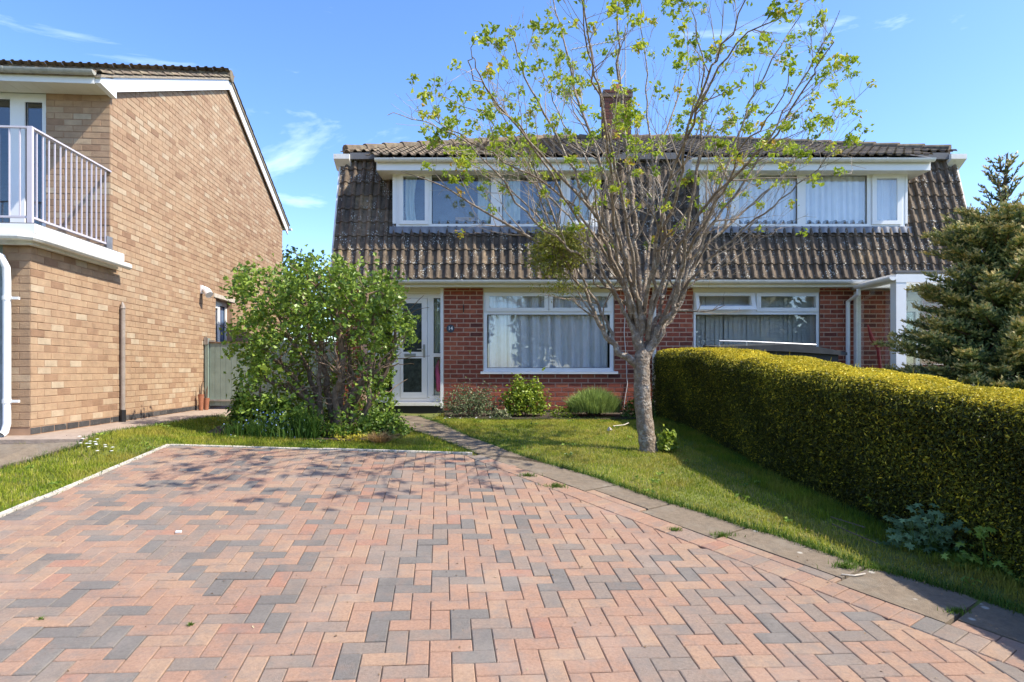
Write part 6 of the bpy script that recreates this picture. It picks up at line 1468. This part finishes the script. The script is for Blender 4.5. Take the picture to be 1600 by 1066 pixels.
# ------------------------------------------------------------------ fir on the right
CD = 6.9; cb_ = Vector((fx(1562, CD), CD, g(fx(1562, CD), CD))); cf_ = thing('fir_tree', tuple(cb_), 'dense dark green fir with brownish tips and open spiky top, right of the hedge', 'tree'); rC = random.Random(4)
ztop = fz(240, CD); m = MB(); m.tube([cb_+Vector((0, 0, -0.1)), Vector((cb_.x, CD, cb_.z+1.5)), Vector((cb_.x-0.03, CD, cb_.z+2.4)), Vector((fx(1574, CD), CD, ztop))], [0.085, 0.07, 0.045, 0.008], 10); m.build('trunk', M['woody'], cf_)
Hh = ztop-cb_.z; lpn, lnv, ltn = [], [], []; brm = MB(); sprig = []
z = 0.5
while z < Hh-0.05:
    f = z/Hh; Rr = float(np.interp(f, [0, 0.15, 0.37, 0.40, 0.45, 0.51, 0.60, 0.63, 0.66, 0.70, 0.75, 0.79, 0.83, 0.87, 1.0], [0.9, 1.2, 0.95, 1.10, 1.05, 0.72, 0.86, 0.36, 0.40, 0.74, 0.64, 0.42, 0.28, 0.30, 0.05]))
    nb = 13 if f < 0.8 else 5; a0 = rC.uniform(0, 6.28)
    for k in range(nb):
        a = a0+2*math.pi*k/nb+rC.gauss(0, 0.15); L_ = Rr*rC.uniform(0.72, 1.08); b0 = Vector((cb_.x+0.03*f, CD, cb_.z+z)); d = Vector((math.cos(a), math.sin(a), 0.05+0.35*f+rC.gauss(0, 0.07)+(0.75 if f > 0.8 else 0))).normalized(); e = b0+d*L_
        mid = b0.lerp(e, 0.5)+Vector((0, 0, -0.04)); brm.tube([b0, mid, e+Vector((0, 0, 0.03))], [0.014, 0.009, 0.004], 4, cap=False)
        step = 0.05; n_ = max(2, int(L_/step)); perp = Vector((-d.y, d.x, 0)).normalized()
        for j in range(1 if f > 0.8 else int(n_*0.25), n_+1):
            t = j/n_; q = b0.lerp(e, t)+Vector((0, 0, -0.08*t*(1-t))); sl_ = (0.10+0.13*(1-t)) if f < 0.8 else 0.06
            for sg in (-1, 1):
                for _ in range(3 if f < 0.8 else 1):
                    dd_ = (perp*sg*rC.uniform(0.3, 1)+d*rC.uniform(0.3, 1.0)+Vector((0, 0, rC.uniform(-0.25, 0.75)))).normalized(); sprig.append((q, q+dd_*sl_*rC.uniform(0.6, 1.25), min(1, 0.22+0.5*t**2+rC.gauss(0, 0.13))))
        sprig.append((e, e+d*0.07, 0.85)); 
    z += 0.095 if f < 0.8 else 0.16
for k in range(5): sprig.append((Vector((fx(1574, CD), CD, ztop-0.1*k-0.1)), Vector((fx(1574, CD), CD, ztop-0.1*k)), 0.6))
brm.build('branches', M['woody'], cf_)
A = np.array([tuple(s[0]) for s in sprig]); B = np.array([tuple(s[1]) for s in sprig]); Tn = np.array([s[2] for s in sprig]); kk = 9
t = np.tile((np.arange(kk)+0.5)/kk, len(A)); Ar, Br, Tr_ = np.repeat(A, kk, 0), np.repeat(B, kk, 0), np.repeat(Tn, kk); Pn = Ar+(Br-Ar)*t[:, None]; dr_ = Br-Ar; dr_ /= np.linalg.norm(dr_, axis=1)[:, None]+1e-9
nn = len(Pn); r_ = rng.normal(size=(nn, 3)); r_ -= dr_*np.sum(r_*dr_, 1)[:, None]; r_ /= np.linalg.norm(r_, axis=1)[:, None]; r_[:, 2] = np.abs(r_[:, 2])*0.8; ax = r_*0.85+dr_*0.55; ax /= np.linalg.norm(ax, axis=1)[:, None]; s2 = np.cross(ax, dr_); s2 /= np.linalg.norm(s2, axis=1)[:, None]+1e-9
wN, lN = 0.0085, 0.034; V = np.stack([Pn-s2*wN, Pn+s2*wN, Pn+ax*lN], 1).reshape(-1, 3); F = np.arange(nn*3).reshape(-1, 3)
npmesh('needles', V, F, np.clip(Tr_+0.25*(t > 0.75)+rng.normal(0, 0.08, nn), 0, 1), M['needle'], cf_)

# ------------------------------------------------------------------ behind the hedge: low store and parked car
bx0, bx1, byy = 3.12, 5.10, 10.05
bsn = thing('garden_store', ((bx0+bx1)/2, byy, 0.8), "low dark lidded garden store with a silver rail, below the neighbour's blind window", 'store')
zl = fz(548, byy)
m = MB(); m.wbox(bx0+0.06, bx1-0.1, byy-0.25, byy+0.4, 0.75, zl-0.01); m.build('body', M['dark_lid'], bsn)
m = MB(); P_ = [(bx0, zl), (bx0+0.02, zl+0.05), (bx0+1.1, zl+0.085), (bx0+1.4, zl+0.075), (bx1, zl-0.035), (bx1, zl-0.08), (bx0+1.0, zl-0.02)]
m.extr(Fr((0, byy, 0), math.pi/2), [], 0, 0) if False else None
nq = len(P_); m.v = [(x, byy-0.32, z) for x, z in P_]+[(x, byy+0.45, z+0.05) for x, z in P_]; m.f = [tuple(range(nq-1, -1, -1)), tuple(range(nq, 2*nq))]+[(k, (k+1) % nq, nq+(k+1) % nq, nq+k) for k in range(nq)]; m.t = [0.5]*(nq+2); m.build('lid', M['dark_lid'], bsn)
m = MB(); m.tube([P(1124, 541, byy-0.2), P(1124, 533, byy-0.2), P(1168, 534, byy-0.2), P(1275, 539, byy-0.2)], 0.012, 6); m.tube([P(1166, 541, byy-0.2), P(1166, 534, byy-0.2)], 0.014, 6); m.build('rail', M['alu'], bsn)

cz = fz(566, 8.3); car = thing('parked_car', (6.0, 8.35, cz-1.35), 'dark blue car roof glimpsed between the hedge top and the fir', 'car')
def loft(sections, mt, nm, par):
    m = MB(); k = len(sections[0])
    for s in sections: m.v += [tuple(p) for p in s]
    for i in range(len(sections)-1):
        for j in range(k): j2 = (j+1) % k; m.f.append((i*k+j, i*k+j2, (i+1)*k+j2, (i+1)*k+j)); m.t.append(0.5)
    m.f.append(tuple(range(k-1, -1, -1))); m.f.append(tuple((len(sections)-1)*k+j for j in range(k))); m.t += [0.5]*2
    return m.build(nm, M[mt], par, smooth=False)
cx0, cy0, c0 = 5.0, 8.35, cz-1.36     # car points along +x
def sec(x, hw, z0, z1, r_=0.08): return [(cx0+x, cy0-hw, c0+z0), (cx0+x, cy0-hw, c0+z1-r_), (cx0+x, cy0-hw+r_, c0+z1), (cx0+x, cy0+hw-r_, c0+z1), (cx0+x, cy0+hw, c0+z1-r_), (cx0+x, cy0+hw, c0+z0)]
loft([sec(-0.35, 0.72, 0.35, 0.72), sec(-0.2, 0.8, 0.25, 0.88), (sec(0.6, 0.84, 0.2, 0.96)), sec(2.6, 0.84, 0.2, 1.0), sec(3.35, 0.8, 0.25, 0.98), sec(3.5, 0.74, 0.35, 0.8)], 'car', 'body', car)
loft([sec(0.5, 0.74, 0.955, 0.97, 0.005), sec(1.15, 0.64, 0.95, 1.335, 0.05), sec(2.5, 0.64, 0.95, 1.335, 0.05), sec(3.1, 0.7, 0.955, 0.98, 0.005)], 'car_glass', 'windows', car)
loft([sec(1.1, 0.62, 1.33, 1.345, 0.01), sec(1.3, 0.64, 1.33, 1.37, 0.03), sec(2.4, 0.64, 1.33, 1.37, 0.03), sec(2.58, 0.62, 1.33, 1.345, 0.01)], 'car', 'roof', car)
for x in (0.35, 2.75):
    for s in (-1, 1):
        m = MB(); m.tube([(cx0+x, cy0+s*0.7, c0+0.3), (cx0+x, cy0+s*0.86, c0+0.3)], 0.3, 20); wo_ = m.build('wheel', M['rubber'], car); m = MB(); m.tube([(cx0+x, cy0+s*0.861, c0+0.3), (cx0+x, cy0+s*0.872, c0+0.3)], 0.19, 16); m.build('rim', M['alu'], wo_)

# ------------------------------------------------------------------ background: trees behind the gap and across the street
def far_tree(x, y, h, r_, n, lab, sz=0.22, group=None, seed=1, name='street_tree', mt='far_leaf'):
    rr = np.random.default_rng(seed); gz = g(x, y); t = thing(name, (x, y, gz), lab, 'tree', group); m = MB(); m.tube([(x, y, gz-0.1), (x, y, gz+h*0.35), (x+0.1, y, gz+h*0.7)], [0.035*h, 0.026*h, 0.008*h], 8); m.build('trunk', M['woody'], t)
    lob = rr.normal(size=(12, 3)); lob /= np.linalg.norm(lob, axis=1)[:, None]; lob = lob*np.array([r_*0.6, r_*0.6, h*0.24]); rl = rr.uniform(0.35, 0.6, 12)*r_
    i = rr.integers(0, 12, n); d = rr.normal(size=(n, 3)); d /= np.linalg.norm(d, axis=1)[:, None]; Pn = np.array([x, y, gz+h*0.64])+lob[i]+d*(rl[i]*rr.uniform(0.7, 1.05, n))[:, None]
    leafmesh('crown', Pn, sz, np.clip(rr.normal(0.5, 0.25, n), 0, 1), mt, t, up=0.3, aspect=0.8)
far_tree(-6.9, 20.5, 4.3, 1.7, 2600, 'green tree top just showing in the gap between the two houses', 0.16, seed=3, name='garden_tree')
far_tree(-9.5, 24, 4.6, 2.4, 2600, 'garden tree standing far back between the two houses', 0.16, seed=8, name='garden_tree')
far_tree(16.5, 24, 4.2, 2.2, 2200, 'garden tree low behind the fir at the right edge', 0.16, seed=12, name='garden_tree')
far_tree(21, 22, 5.0, 2.8, 2600, 'garden tree far right beyond the porch', 0.18, seed=14, name='garden_tree')
tl = []
rr = np.random.default_rng(5)
for (x, y, h, r_) in ((-13, -19, 9, 4.5), (-5.5, -21, 8.5, 4), (4, -20, 7, 3.6), (11.5, -19, 8.5, 4.2), (19, -22, 10, 5), (-22, -20, 9, 5)):
    lob = rr.normal(size=(14, 3)); lob /= np.linalg.norm(lob, axis=1)[:, None]; lob = lob*np.array([r_*0.7, r_*0.7, h*0.28]); rl = rr.uniform(0.3, 0.5, 14)*r_; k = 5200
    i = rr.integers(0, 14, k); d = rr.normal(size=(k, 3)); d /= np.linalg.norm(d, axis=1)[:, None]; tl.append(np.array([x, y, h*0.52])+lob[i]+d*(rl[i]*rr.uniform(0.5, 1.1, k))[:, None])
tl = np.concatenate(tl); tl = tl[tl[:, 2] > -0.5]
leafmesh('treeline', tl, 0.5, np.clip(rr.normal(0.5, 0.25, len(tl)), 0, 1), 'far_leaf', None, 'stuff', up=0.3, aspect=0.8)
